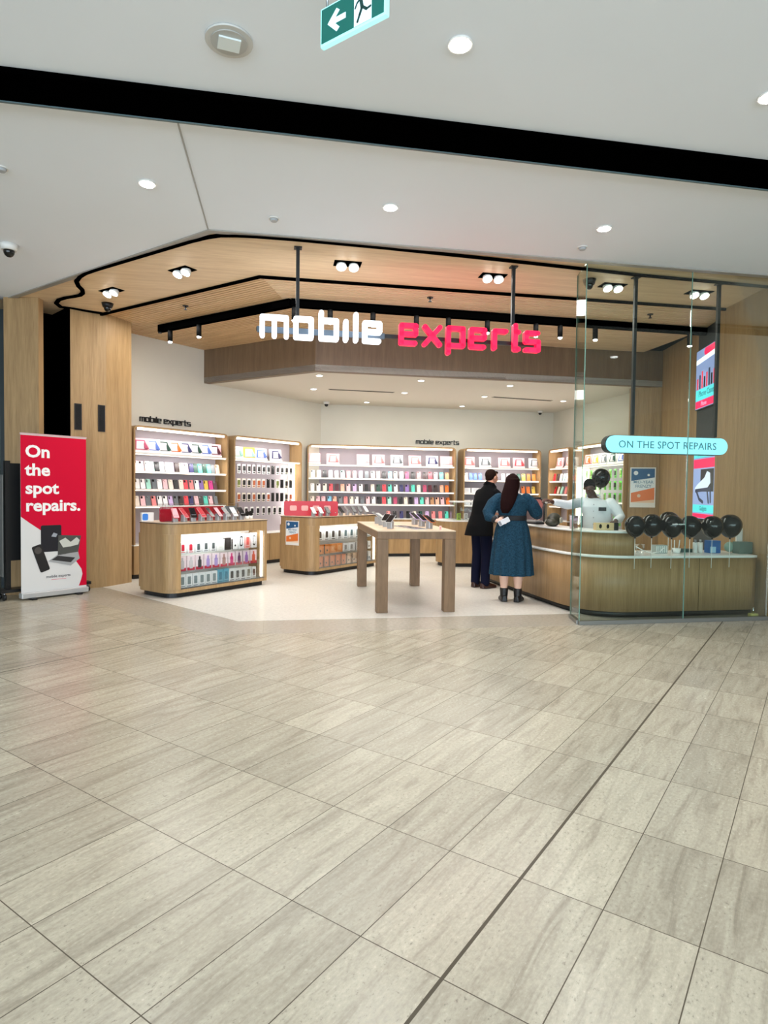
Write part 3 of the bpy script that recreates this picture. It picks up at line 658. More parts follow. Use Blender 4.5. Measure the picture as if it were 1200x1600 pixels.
def tab_row(origin, th, xs, z, cols, unit, y=-.2, yaw=0):
    for i,(x,(c1,c2)) in enumerate(zip(xs,cols)):
        X = origin[0]+cos(th)*x-sin(th)*y; Y = origin[1]+sin(th)*x+cos(th)*y
        inst('tablet_case_box', tabbox_mesh(K[c1],K[c2]), (X,Y,z+.004), (-.13,0,th+yaw),
             '%s tablet case box, %s cover, %s on top shelf of the %s' % (c1.replace('pale ',''), c2.replace('pale ',''), ordn(i), unit) , 'tablet case box', 'tablet case boxes on the '+unit)
# wall bay: local x along the wall, front towards -y, origin at wall foot
def bay(unit, o, th, Wd, depth, zt, zb, shelves, label, base=True, light=True, sides=(1,1), backmat=None, pegs=False):
    t = thing('wall_shelf_unit', label, 'shelf unit', (o[0],o[1],0), th)
    k = MB(); k.box(.03,Wd-.03,-.03,-.004,zb,zt-.03, backmat or BACKP); k.build('back_panel', parent=t)
    # frame with rounded upper corners, as a bent board
    r = .09; fw = .028
    out = [(0,zb-.4)]+[(0,zt-r)]+[(r-r*cos(a),zt-r+r*sin(a)) for a in [pi/2*i/6 for i in range(1,6)]]+[(r,zt)]
    out2 = out+[(Wd-x,z_) for x,z_ in out[::-1]]
    r2 = r-fw
    inn = [(fw,zb-.4)]+[(fw,zt-r)]+[(r-r2*cos(a),zt-r+r2*sin(a)) for a in [pi/2*i/6 for i in range(1,6)]]+[(r,zt-fw)]
    inn2 = inn+[(Wd-x,z_) for x,z_ in inn[::-1]]
    k = MB(); n = len(out2)
    for i in range(n-1):
        a,b_,c,d = out2[i],out2[i+1],inn2[i+1],inn2[i]
        k.hexa([(a[0],-depth,a[1]),(b_[0],-depth,b_[1]),(c[0],-depth,c[1]),(d[0],-depth,d[1]),(a[0],-.004,a[1]),(b_[0],-.004,b_[1]),(c[0],-.004,c[1]),(d[0],-.004,d[1])], OAK)
    k.build('surround', parent=t)
    for s in shelves:
        k = MB(); k.box(fw+.002,Wd-fw-.002,-depth+.02,-.031,s-.024,s, SHELFM); sh = k.build('shelf', parent=t, bevel=.003)
        k = MB(); k.box(fw+.01,Wd-fw-.01,-depth+.03,-depth+.045,s-.031,s-.0241, LED); k.build('light_strip', parent=sh)
    if base:
        k = MB(); k.box(0,Wd,-depth-.005,-.004,.075,zb-.02, OAK); cb = k.build('base_cabinet', parent=t)
        k = MB(); k.box(-.004,Wd+.004,-depth-.012,-.004,zb-.0199,zb, WHITEG); k.build('worktop', parent=t)
        k = MB(); k.box(.01,Wd-.01,-depth+.03,-.004,.004,.075, BLACK); k.build('plinth', parent=t)
        nd = max(1,round(Wd/.8)); k = MB()
        for i in range(1,nd): k.box(Wd*i/nd-.002,Wd*i/nd+.002,-depth-.0062,-depth-.0051,.08,zb-.025, BLACKM)
        if nd > 1: k.build('door_joint', parent=cb)
    if light:
        k = MB(); k.box(.09,Wd-.09,-depth+.005,-depth+.05,zt-.068,zt-.032, LED); k.build('light_bar', parent=t)
        a = area_light('bay_light',(0,0,0),Wd-.2,1.5*Wd,(1,.96,.92),(radians(18),0,0),.04); a.parent = t; a.location = (Wd/2,-depth+.06,zt-.075)
        a = area_light('bay_lower_light',(0,0,0),Wd-.2,2.0*Wd,(1,.96,.92),(radians(30),0,0),.03); a.parent = t; a.location = (Wd/2,-depth-.02,zt-.52)
    return t
ZS = [2.02,1.73,1.44,1.165]
# bay 1 (left wall)
d1_ = .36
def tl(px): p = onplane(px,700,lw(0,d1_),lw(1,d1_)); return (p.x-lw(0,d1_)[0])/la[0]
t0,t1 = tl(209),tl(357); U1 = 'left wall bay'; o1 = lw(t0); w1 = t1-t0
bay(U1,o1,TL,w1,d1_,2.45,.55,ZS,'left wall shelf bay behind the near counter, full of phone cases')
c1r = ['pale pink','pale pink','cream','mint green','black','white','white','lilac','dark brown','cream','lilac','navy','dark green','aqua','dark green','aqua','grey','peach']
c2r = ['white','white','mint green','grey','white','pale pink','cream','black','cream','coral red','salmon','white','purple','yellow','magenta','maroon']
c3r = ['cream','pale pink','grey','salmon','white','white','lilac','grey','dark brown','coral red','navy','pale pink','black','aqua','pale pink','grey']
yc = -d1_+.1
case_row(o1,TL,.07,w1-.12,ZS[1],c1r,'second shelf',U1,y=yc); case_row(o1,TL,.07,w1-.14,ZS[2],c2r,'third shelf',U1,y=yc); case_row(o1,TL,.07,w1-.14,ZS[3],c3r,'fourth shelf',U1,y=yc)
tab_row(o1,TL,[.19+i*(w1-.42)/7 for i in range(8)],ZS[0],[('pale pink','rose'),('white','blue'),('white','dark green'),('white','orange'),('white','navy'),('white','dark green'),('white','blue'),('pale pink','maroon')],U1,y=-.24,yaw=-.25)
# bay 2 (left wall, hanging packs)
t0b,t1b = tl(366),tl(472); U2 = 'hook bay'; o2 = lw(t0b); w2 = t1b-t0b
b2 = bay(U2,o2,TL,w2,d1_,2.45,.62,[ZS[0]],'hook bay on the left wall hung with small accessory packs')
k = MB(); k.box(w2-.075,w2-.045,-.20,-.05,.8,2.0, LED); k.build('side_light', parent=b2)
a = area_light('hook_bay_light',(0,0,0),1.1,2.5,(1,.97,.95),(0,radians(90),0),.12); a.parent = b2; a.location = (w2-.09,-.2,1.4)
tab_row(o2,TL,[.2,.5,.8,1.2] if w2>1.35 else [.18,w2*.38,w2*.60,w2*.84],ZS[0],[('white','mint green'),('yellow','mint green'),('white','blue'),('white','navy')],U2,y=-.2,yaw=-.15)
PK = {}
def pack_mesh(kind):
    if kind in PK: return PK[kind]
    b = MB(); card = {'w':WHITEG,'c':mat('pack_cream','#e9e1cf',.5),'k':mat('pack_black','#1b1a18',.4),'o':mat('pack_orange','#ef8a2e',.45),'g':mat('pack_green','#5fd23a',.4),'b':mat('pack_blue','#bfe3ee',.4)}[kind[0]]
    pr = {'k':BLACK,'w':WHITEG,'t':mat('pack_print_tan','#a8552f',.4),'g':mat('pack_print_olive','#6f7b3a',.4),'b':mat('pack_print_teal','#3d9ab3',.4)}[kind[1]]
    b.prism(rrect(-.038,.038,-.17,.0,.006,2), -.003,.003, card, axis='y')
    b.prism(rrect(-.026,.026,-.125,-.03,.012,3), -.016,-.0031, pr, axis='y')
    b.box(-.03,.03,-.0045,-.0031,-.16,-.14, pr)
    b.tube((0,-.02,-.008),(0,.06,-.008),.002,6,CHROME)
    o = b.build('hanging_pack'); me = o.data; bpy.data.objects.remove(o); PK[kind] = me; return me
PN = {'wk':'white pack with black product','wb':'white pack with teal print','ck':'cream pack with black product','ct':'cream pack with tan product','cg':'cream pack with olive product','kk':'black pack','wg':'white pack with olive product','wt':'white pack with tan product','gg':'green pack','gk':'green pack with black product','ok':'orange pack with black product'}
def pack_row(o,th,x0,x1,z,kinds,row,unit,y=-.2):
    n = len(kinds)
    for i,kd in enumerate(kinds):
        x = x0+(x1-x0)*(i+.5)/n; X = o[0]+cos(th)*x-sin(th)*y; Y = o[1]+sin(th)*x+cos(th)*y
        inst('hanging_pack', pack_mesh(kd), (X,Y,z), (0,0,th+random.uniform(-.15,.15)), '%s hanging %s from left, %s row of the %s' % (PN[kd],ordn(i),row,unit), 'hanging pack', 'hanging packs on the '+unit)
pack_row(o2,TL,.06,w2-.10,1.93,['wk','wk','wk','wk','wk','wk','wk','wk','kk','wk','wk','ck','wk'],'upper',U2)
pack_row(o2,TL,.06,w2-.10,1.66,['ck','cg','ck','ck','ct','ct','ct','kk','kk','cg','kk','ck','kk'],'second',U2)
pack_row(o2,TL,.06,w2-.10,1.39,['ck','ct','ck','ck','ct','ck','ck','wt','kk','kk','kk','ck','wt'],'third',U2)
pack_row(o2,TL,.06,w2-.10,1.12,['wt','wt','wk','wk','wk','wk','wk','wk','wk','wt','wk'],'lowest',U2)
# shallow boxes on base of bay 2
PB = {}
def prod_mesh(col, art, wd=.08, h=.17, dp=.05, style=0, name='product_box'):
    key = (col,art,wd,h,dp,style)
    if key in PB: return PB[key]
    b = MB(); m1 = mat('pbox_'+col.strip('#'), col, .38); m2 = mat('part_'+art.strip('#'), art, .35)
    b.box(-wd/2,wd/2,-dp/2,dp/2,0,h, m1)
    f = -dp/2-.0012
    if style == 0: b.prism(rrect(-wd*.26,wd*.26,h*.22,h*.8,.008,3), f, -dp/2+.0, m2, axis='y'); b.box(-wd*.36,wd*.36,f,-dp/2,h*.06,h*.12, m2)
    elif style == 1:   # ring shaped product
        b.prism(rrect(-wd*.24,wd*.24,h*.15,h*.85,wd*.2,5), f, -dp/2, m2, axis='y'); b.prism(rrect(-wd*.14,wd*.14,h*.25,h*.75,wd*.12,5), f-.0008, f-.0001, m1, axis='y')
    elif style == 2:   # red footed bottle pack
        b.box(-wd/2,wd/2,f,-dp/2,0,h*.2, mat('part_crimson','#d01f45',.35)); b.prism(rrect(-wd*.22,wd*.22,h*.12,h*.68,.012,3), f-.006, f-.0001, m2, axis='y'); b.box(-wd*.1,wd*.1,f-.004,f-.0001,h*.68,h*.9, m2)
    elif style == 3:   # dark stripe beside
        b.box(-wd/2,-wd*.3,f,-dp/2,0,h, m2); b.tube((wd*.1,f,h*.35),(wd*.1,-dp/2,h*.35),wd*.13,10,m2)
    o = b.build(name); me = o.data; bpy.data.objects.remove(o); PB[key] = me; return me
# bay 3 (back wall)
def tb(px,dep): p = onplane(px,700,bw(0,dep),bw(1,dep)); return (p.x-bw(0,dep)[0])/ba[0]
d3 = .45; t0,t1 = tb(480.5,d3),tb(713,d3); o3 = bw(t0); w3 = t1-t0; U3 = 'wide back bay'
bay(U3,o3,TB,w3,d3,2.45,.85,ZS,'wide shelf bay on the back wall full of phone cases')
r1 = ['cream','white','black','white','white','mint green','salmon','pale pink','lilac','grey','white','cream','black','sky blue','cream','white','rose','black','salmon','dark brown','coral red','pale pink','aqua','tan']
r2 = ['white','white','cream','coral red','maroon','peach','pale pink','lilac','white','black','cream','dark green','coral red','aqua','white','navy','purple','aqua','cream','rose','maroon','dark brown','peach','orange']
r3 = ['cream','pale pink','pale pink','sky blue','peach','grey','salmon','cream','white','grey','pale pink','white','black','coral red','mint green','rose','black','cream','black','lilac','aqua','pale pink','tan','peach','pale pink','orange']
case_row(o3,TB,.06,w3-.1,ZS[1],r1,'second shelf',U3,y=-.34); case_row(o3,TB,.06,w3-.1,ZS[2],r2,'third shelf',U3,y=-.34); case_row(o3,TB,.06,w3-.08,ZS[3],r3,'fourth shelf',U3,y=-.34)
case_row(o3,TB,w3*.52,w3-.1,.85,['salmon','black','navy','black','cream','dark green','lilac','salmon','salmon','aqua'],'worktop',U3,y=-.36)
tab_row(o3,TB,[w3*f for f in (.045,.17,.37,.475,.60,.725,.845,.945)],ZS[0],[('pale pink','white'),('pale pink','salmon'),('pale pink','pale pink'),('pale pink','salmon'),('white','grey'),('pale pink','salmon'),('white','navy'),('pale pink','pale pink')],U3,y=-.3)
# bay 4 (back wall, right) and its short wing
t0,t1 = tb(725,d3),tb(846,d3); o4 = bw(t0); w4 = t1-t0+.0; U4 = 'right back bay'
bay(U4,o4,TB,w4,d3,2.45,.85,ZS,'shelf bay on the back wall behind the two customers')
tab_row(o4,TB,[w4*f for f in (.09,.30,.55,.74,.95)],ZS[0],[('pale pink','salmon'),('white','grey'),('pale pink','salmon'),('pale pink','coral red'),('white','grey')],U4,y=-.3)
case_row(o4,TB,.05,w4*.26,ZS[1],['white','blue','blue','blue'],'second shelf left side',U4,y=-.34)
case_row(o4,TB,w4*.5,w4-.05,ZS[1],['white','white','cream','dark green','yellow','orange','orange'],'second shelf right side',U4,y=-.34)
case_row(o4,TB,w4*.62,w4-.05,ZS[2],['cream','white','orange','orange','yellow'],'third shelf',U4,y=-.34)
def bw_obj(name, me, o, th, x, y, z, label, cat, grp, rx=0, yaw=0):
    return inst(name, me, (o[0]+cos(th)*x-sin(th)*y, o[1]+sin(th)*x+cos(th)*y, z), (rx,0,th+yaw), label, cat, grp)
for i in range(3):
    bw_obj('charger_box', prod_mesh('#f0eef0','#dcdde2',.17,.11,.09), o4,TB,.12+.2*i,-.3,ZS[2]+.0008,'wide white charger box, %s from left on third shelf of the right back bay' % ordn(i),'box','white charger boxes in the right back bay')
    bw_obj('charger_box', prod_mesh('#f0eef0','#dcdde2',.17,.11,.09), o4,TB,.12+.2*i,-.3,ZS[3]+.0008,'wide white charger box, %s from left on fourth shelf of the right back bay' % ordn(i),'box','white charger boxes in the right back bay')
# wing on the right wall
THR = atan2(ra[1],ra[0]); 
def tr(px,dep): p = onplane(px,700,rw(0,dep),rw(1,dep)); return (p.y-rw(0,dep)[1])/ra[1]
t0,t1 = .52,tr(889,.36); o4b = rw(t0); w4b = t1-t0; U4b = 'corner wing bay'
bay(U4b,o4b,THR,w4b,.36,2.45,.85,ZS,'narrow wing bay turning the right back corner')
case_row(o4b,THR,.05,w4b-.06,ZS[1],['red','dark brown','cream','mint green','white','pale pink'],'second shelf',U4b,y=-.26); case_row(o4b,THR,.05,w4b-.06,ZS[2],['red','cream','mint green','salmon','pale pink'],'third shelf',U4b,y=-.26)
tab_row(o4b,THR,[w4b*.25,w4b*.7],ZS[0],[('pale pink','salmon'),('pale pink','orange')],U4b,y=-.2)
# bay 5 with green packs
t0,t1 = tr(899,.36),(RE[1]+.02-RC[1])/ra[1]-.03; o5 = rw(t0); w5 = t1-t0; U5 = 'green bay'
b5 = bay(U5,o5,THR,w5,.36,2.45,.62,[ZS[0],1.30],'shelf bay with bright green packs behind the staff member')
k = MB(); k.box(.035,.10,-.34,-.08,.8,1.98, LED); k.build('side_light', parent=b5)
a = area_light('green_bay_light',(0,0,0),1.1,2.5,(.95,1,.9),(0,radians(-90),0),.12); a.parent = b5; a.location = (.12,-.25,1.4)
for row,z in (('upper',1.93),('second',1.70),('third',1.47),('fourth',1.22),('lowest',1.02)):
    pack_row(o5,THR,.15,w5-.06,z,['gg','gg','gk','gg','gg','gg','gk','gg','gg','gg'][:9],row,U5,y=-.22)
tab_row(o5,THR,[w5*f for f in (.13,.3,.47,.64,.81)],ZS[0],[('pale pink','orange'),('white','yellow'),('white','grey'),('white','dark green'),('white','blue')],U5,y=-.2)
# small black wall signs
SIGNK = mat('black_sign_letter','#111214',.5)
def small_sign(px0,px1,py,a,b,th,label):
    p = onplane(px0,py,a,b); q = onplane(px1,py,a,b); L_ = hypot(q.x-p.x,q.y-p.y)
    t = thing('wall_letter_sign', label, 'sign', (p.x,p.y,p.z), th, 'small black wall signs')
    h = L_/13.6/.98; x = letters('mobile',0,h,h*.25,.02,SIGNK,t,y=-.004,gap=.42,part='letter'); letters('experts',x+h*.55,h,h*.25,.02,SIGNK,t,y=-.004,gap=.42,part='letter')
small_sign(218,286,657.5,lw(0),lw(1),TL,'small black mobile experts letters on the left wall')
small_sign(650,707,693,bw(0),bw(1),TB,'small black mobile experts letters on the back wall')

# ---------------------------------------------------------------- gondola counters
def lx(o,th,x,y): return (o[0]+cos(th)*x-sin(th)*y, o[1]+sin(th)*x+cos(th)*y)
def gondola(o, th, Ln, D, label, who):
    t = thing('display_counter', label, 'counter', (o[0],o[1],0), th)
    R = .20; H = 1.0; zr0,zr1 = .115,.845; xr0,xr1 = .17,Ln-.055; RD = .34
    # body: front-left corner rounded. local: x along front, front at y=0, back y=D
    full = rrect(0,Ln,0,D,R,8,(1,0,0,1))
    k = MB(); k.prism(full,.07,zr0,OAK); k.prism(full,zr1,H-.018,OAK)
    left = [p for p in rrect(0,xr0+.0,0,D,R-.04,8,(1,0,0,1))]
    k.prism(left,zr0,zr1,OAK); k.box(xr1,Ln,0,D,zr0,zr1,OAK); k.box(xr0,xr1,RD,D,zr0,zr1,WHITEG)
    k.build('body', parent=t)
    k = MB(); k.prism(rrect(-.006,Ln+.006,-.006,D+.006,R,8,(1,0,0,1)),H-.0179,H-.009,mat('shadow_gap_brown','#2c1d16',.6)); k.prism(rrect(-.004,Ln+.004,-.004,D+.004,R,8,(1,0,0,1)),H-.0089,H,mat('counter_top_pale','#cdb79c',.35)); k.build('worktop', parent=t)
    k = MB(); k.prism(rrect(.05,Ln-.05,.05,D-.05,R-.04,8,(1,0,0,1)),.004,.0699,BLACK); k.build('plinth', parent=t)
    for z in (.345,.58):
        k = MB(); k.box(xr0+.002,xr1-.002,.02,RD-.002,z-.010,z,ACRYL); k.build('shelf', parent=t)
    k = MB(); k.box(xr1-.03,xr1-.002,.03,.06,zr0+.02,zr1-.02,LED); k.build('light_strip', parent=t)
    k = MB(); k.box(xr0+.003,xr1-.003,-.004,.002,zr0+.003,zr1-.003,ACRYL); k.build('glass_front', parent=t)
    k = MB(); k.box(xr0,xr1,.003,RD,zr0+.0005,zr0+.004,BLACK); k.build('base_tray', parent=t)
    a = area_light('counter_case_light',(0,0,0),xr1-xr0-.1,6,(1,.98,.96),(radians(25),0,0),.04); a.parent = t; a.location = ((xr0+xr1)/2,.05,zr1-.02)
    return xr0,xr1,zr0+.0045
oG = (-2.775,8.10); thG = radians(54.6)
gx0,gx1,gz = gondola(oG,thG,1.72,.80,'long timber display counter nearest the red banner','near')
def row(o,th,x0,x1,y,z,items,shelf,cat='product box',unit='near counter',grp=None,name='product_box',yaw=.15):
    n = len(items)
    for i,(me,desc) in enumerate(items):
        X,Y = lx(o,th,x0+(x1-x0)*(i+.5)/n,y)
        inst(name, me, (X,Y,z+.0008), (0,0,th+yaw*0+random.uniform(-.04,.04)), '%s, %s from left, %s of the %s' % (desc,ordn(i),shelf,unit), cat, grp or 'packs in the '+unit)
g1 = [(prod_mesh('#e8e9e9','#7b8a8c',.10,.18,.05),'white box with grey print')]*6+[(prod_mesh('#5ba7c0','#2e7892',.10,.19,.05),'teal blue box')]*2+[(prod_mesh('#f0efec','#1b1a1c',.10,.18,.05),'white box with black product')]*3+[(prod_mesh('#f0efec','#8b8577',.10,.18,.05),'white box with grey bottle')]+[(prod_mesh('#f0efec','#5b231f',.08,.17,.05),'white box with maroon product')]
row(oG,thG,gx0+.03,gx1-.08,.10,gz,g1,'lowest shelf')
cc = ['#c9c2c5','#dfd6d8','#3b3a3e','#b49ad6','#b49ad6','#b98f86','#d8397e','#7b4a72','#b07ac2','#e4573b']
cn = ['grey','silver','black','lilac','lilac','tan','magenta','plum','purple','orange']
row(oG,thG,gx0+.01,gx1-.07,.10,.345,[(prod_mesh('#fbe6ea',c,.12,.20,.04,2),'pink pack with %s bottle' % n_) for c,n_ in zip(cc,cn)],'middle shelf')
g3 = [(prod_mesh('#efefef','#c8273f',.09,.15,.04),'small white box with red print')]*2+[(prod_mesh('#efefef','#4f5a5c',.09,.15,.04),'small white box with grey print')]*3+[(prod_mesh('#f2f1ef','#e9e7e3',.13,.16,.05),'plain white box'),(prod_mesh('#1a1a1c','#2b2b2e',.12,.17,.05),'black box'),(prod_mesh('#f2f1ef','#1a1a1c',.12,.15,.05,3),'white box with black edge'),(prod_mesh('#f4f4f4','#1a1a1c',.11,.22,.05,1),'tall white box with black ring'),(prod_mesh('#f3b4ae','#e26158',.09,.21,.05),'tall salmon box'),(prod_mesh('#f4f4f4','#1a1a1c',.10,.22,.05,1),'tall white box with black band')]
row(oG,thG,gx0+.03,gx1-.07,.10,.58,g3,'top shelf')
# phones and holders on top of the near counter
def stand_phone(name, label, o, th, x, y, z, body, screen, grp, tilt=.9, yaw=0, s=1):
    X,Y = lx(o,th,x,y); t = thing(name, label, 'phone holder', (X,Y,z+.001), th+yaw, grp)
    k = MB(); k.prism(rrect(-.03*s,.03*s,-.03*s,.03*s,.012,4),0,.085*s,mat('stand_grey','#a9aaac',.3,.3)); k.build('stand', parent=t)
    M = Matrix.Translation((0,0,.105*s))@Matrix.Rotation(-tilt,4,'X')
    k = MB(); k.prism(rrect(-.036*s,.036*s,-.075*s,.075*s,.008,3),-.004,.004,body,M=M,axis='y'); ph = k.build('phone', parent=t)
    k = MB(); k.prism(rrect(-.033*s,.033*s,-.071*s,.071*s,.006,3),-.0052,-.0041,screen,M=M,axis='y'); k.build('screen', parent=ph)
REDB = mat('body_red','#c22436',.35); DK = mat('body_dark','#26262b',.3); SV = mat('body_silver','#c9ccd0',.3,.4); SCR = mat('screen_dark','#14161c',.12); PKB = mat('body_pink','#f0a7b0',.35)
for i in range(9):
    stand_phone('phone_holder','%s phone tilted on a grey stand, %s from left on the near counter' % (['red','pink','dark','pink','red','dark','silver','silver','dark'][i],ordn(i)), oG,thG,.20+i*.145,.17,1.0,[REDB,PKB,DK,PKB,REDB,DK,SV,SV,DK][i],[PKB,REDB,SCR,REDB,SCR,PKB,SCR,WHITEG,SCR][i],'phones on the near counter',tilt=.75,yaw=random.uniform(-.3,.3),s=1.15)
X,Y = lx(oG,thG,.10,.36); bb = thing('red_display_riser','long red display panel with clear acrylic cover on the near counter','display riser',(X,Y,1.001),thG)
k = MB(); k.prism(rrect(0,1.10,0,.20,.03,4),.0,.012,mat('display_red','#cf2132',.35),axis='y'); k.build('red_panel', parent=bb)
k = MB(); k.box(-.02,1.36,-.012,-.006,0,.235,ACRYL); k.box(-.02,-.012,-.30,-.012,0,.235,ACRYL); k.build('acrylic_cover', parent=bb)
k = MB(); k.box(-.02,1.36,-.013,.002,.2351,.241,mat('bronze_rail','#9a7f68',.35,.5)); k.box(1.351,1.36,-.013,.002,0,.235,mat('bronze_rail','#9a7f68',.35,.5)); k.build('top_rail', parent=bb)
k = MB(); k.box(1.11,1.34,0,.012,0,.2,mat('display_grey','#8e9296',.4)); k.build('grey_panel', parent=bb)
for i,(x,y,dn) in enumerate(((1.50,.2,'white watch stand with black strap, left one at the end of the near counter'),(1.62,.25,'white watch stand with black strap, right one at the end of the near counter'))):
    X,Y = lx(oG,thG,x,y); t = thing('watch_stand',dn,'watch',(X,Y,1.001),thG)
    k = MB(); k.tube((0,0,0),(0,0,.05),.03,12,WHITEG); k.build('plinth', parent=t)
    k = MB(); k.prism(rrect(-.03,.03,.0501,.125,.03,5),-.012,.012,BLACK,axis='y'); k.build('strap', parent=t)
X,Y = lx(oG,thG,.07,.62); t = thing('blue_cube_box','small white box with blue print at the left end of the near counter','box',(X,Y,1.001),thG-.3)
k = MB(); k.box(-.07,.09,-.03,.03,0,.12,WHITEG); k.build('carton', parent=t)
k = MB(); k.prism(rrect(-.06,.015,.015,.105,.02,4),-.032,-.0301,mat('print_blue','#3f86dd',.4),axis='y'); k.build('blue_print', parent=t)

# second counter
oH = (-1.19,10.52); thH = radians(55.5)
hx0,hx1,hz = gondola(oH,thH,1.90,.86,'timber display counter in the middle of the shop with a poster on its end','middle')
UH = 'middle counter'
OR = '#f2934a'
row(oH,thH,hx0+.02,hx1-.05,.10,.58,[(prod_mesh('#f1f2f0','#1f2124',.13,.20,.04,0),'white box with slim black product')]*4+[(prod_mesh('#f1f2f0','#3a5f68',.13,.20,.04,0),'white box with dark teal product')]*5,'top shelf',unit=UH)
row(oH,thH,hx0+.01,hx1-.05,.10,.345,[(prod_mesh(OR,'#3a2a22',.15,.16,.05,3),'orange box with dark edge')]*2+[(prod_mesh(OR,'#f7b480',.17,.16,.05,0),'wide plain orange box')]*2+[(prod_mesh('#efefef','#8d9093',.13,.15,.05,0),'white box with grey print')]*2+[(prod_mesh('#efefef','#2a2a2d',.13,.15,.05,3),'white box with black edge')]*3,'middle shelf',unit=UH)
row(oH,thH,hx0+.02,hx1-.05,.10,hz,[(prod_mesh('#ee8c5e','#33211b',.13,.18,.05,3),'orange box with dark edge')]*5+[(prod_mesh('#f7d2b4','#2a2a2d',.12,.18,.05,3),'cream box with dark print')]*3+[(prod_mesh('#efefef','#2a2a2d',.12,.18,.05,3),'white box with dark print')]*2,'lowest shelf',unit=UH)
# poster helper: two-tone promotional poster facing -y
def poster(o, th, w_, h_, label, parent_y=0, z=0, standing=False, name='poster'):
    t = thing(name, label, 'poster', (o[0],o[1],z), th)
    k = MB(); k.box(0,w_,-.008,0,0,h_,mat('poster_white','#f0ede8',.4)); k.build('sheet', parent=t)
    m_ = w_*.04; b = MB(); y0,y1 = -.0092,-.0081
    NB = mat('poster_blue','#1d5a8c',.4); OG = mat('poster_orange','#ea7a34',.4); PC = mat('poster_sand','#f3cfae',.4); LB = mat('poster_light','#eef4f8',.4)
    b.box(m_,w_-m_,y0,y1,h_*.12,h_*.34,PC); b.prism([(m_,h_*.36),(m_,h_*.13),(w_-m_,h_*.2),(w_-m_,h_*.50)],y0-.0008,y0-.0001,OG,axis='y')
    b.prism([(m_,h_*.36),(w_-m_,h_*.50),(w_-m_,h_*.75),(m_,h_*.66)],y0,y1,LB,axis='y')
    b.prism([(m_,h_*.66),(w_-m_,h_*.75),(w_-m_,h_*.97),(m_,h_*.97)],y0,y1,NB,axis='y')
    b.tube((w_*.22,y0-.0012,h_*.86),(w_*.22,y0-.0001,h_*.86),w_*.09,12,LB); b.tube((w_*.72,y0-.0012,h_*.81),(w_*.72,y0-.0001,h_*.81),w_*.05,12,LB); b.tube((w_*.35,y0-.002,h_*.29),(w_*.35,y0-.0009,h_*.29),w_*.07,12,PC)
    p = b.build('artwork', parent=t)
    text_mesh('lettering','MID-YEAR\nFRENZY',h_*.105,mat('poster_text','#5d8fa8',.5),p,upr(w_*.52,y0-.001,h_*.60),.0004,.0006,'CENTER')
    return t
# on the end face of the middle counter: end face local x=0 plane, facing -x
c_,s_ = cos(thH),sin(thH); pth = thH-pi/2     # looking at the end face, left to right runs from back to front
pst = lx(oH,thH,-.0005,.62)
poster(pst,pth,.30,.42,'small blue and orange poster stuck on the end of the middle counter',z=.50)
# top of the middle counter
X,Y = lx(oH,thH,.03,.70); bb = thing('red_display_riser','red display panel standing at the left end of the middle counter','display riser',(X,Y,1.001),thH-.75)
k = MB(); k.prism(rrect(0,.95,0,.26,.03,4),.0,.012,mat('display_red','#cf2132',.35),axis='y'); k.build('red_panel', parent=bb)
k = MB()
for i in range(4): k.prism(rrect(.1+.2*i,.22+.2*i,.09,.18,.02,3),-.002,-.0001,mat('display_pink','#f4b4ac',.4),axis='y')
k.build('white_print', parent=bb)
for i in range(9):
    stand_phone('phone_holder','%s phone tilted on a stand, %s from left on the middle counter' % (['white','white','dark','white','dark','silver','dark','dark','silver'][i],ordn(i)), oH,thH,.15+i*.19,.13,1.0,[SV,SV,DK,SV,DK,SV,DK,DK,SV][i],[WHITEG,WHITEG,SCR,WHITEG,SCR,SCR,SCR,SCR,WHITEG][i],'phones on the middle counter',tilt=.8,yaw=random.uniform(-.4,.4))

# ---------------------------------------------------------------- demo table
thT = radians(8.6); oT = (-.075,7.36); TW,TLn,TH = .955,2.20,.985
t = thing('demo_table','square-legged timber demonstration table standing in the shop entrance','table',(oT[0],oT[1],0),thT)
k = MB(); k.box(0,TW,0,TLn,TH-.10,TH-.012,OAKT); k.build('apron', parent=t, bevel=.004)
k = MB(); k.prism(rrect(-.002,TW+.002,-.002,TLn+.002,.015,3),TH-.0119,TH,OAKTX); k.build('tabletop', parent=t)
for x in (.0,TW-.135):
    for y in (.0,TLn-.135):
        k = MB(); k.box(x,x+.135,y,y+.135,.004,TH-.1001,OAKT); k.build('leg', parent=t, bevel=.004)
ph = [(.22,1.55,'far left'),(.22,1.15,'left, second from the back'),(.22,.78,'left, third from the back'),(.22,.40,'near left'),(.72,1.35,'far right'),(.72,.88,'middle right'),(.72,.42,'near right')]
for i,(x,y,dn) in enumerate(ph):
    stand_phone('phone_holder','%s phone on a grey stand on the demo table, %s' % (['silver','silver','white','silver','lilac','lilac','orange'][i],dn), oT,thT,x,y,TH,[SV,SV,WHITEG,SV,mat('body_lilac','#c4b0dc',.3),mat('body_lilac','#c4b0dc',.3),mat('body_orange','#c9703f',.3)][i],SCR,'phones on the demo table',tilt=1.05,yaw=[.9,.9,-.5,-.6,.5,.5,.6][i],s=1.15)
X,Y = lx(oT,thT,.50,.60); t = thing('flat_tablet','thin black tablet lying flat in the middle of the demo table','tablet',(X,Y,TH+.001),thT+.2)
k = MB(); k.prism(rrect(-.09,.09,-.38,.38,.015,3),0,.008,SV); k.build('body', parent=t)
k = MB(); k.prism(rrect(-.082,.082,-.37,.37,.01,3),.0081,.0092,SCR); k.build('screen', parent=t)
X,Y = lx(oT,thT,.80,.16); inst('small_bottle', prod_mesh('#f3c9c4','#e58f8a',.025,.05,.025), (X,Y,TH+.001),(0,0,thT),'tiny pink bottle on the near right corner of the demo table','bottle')

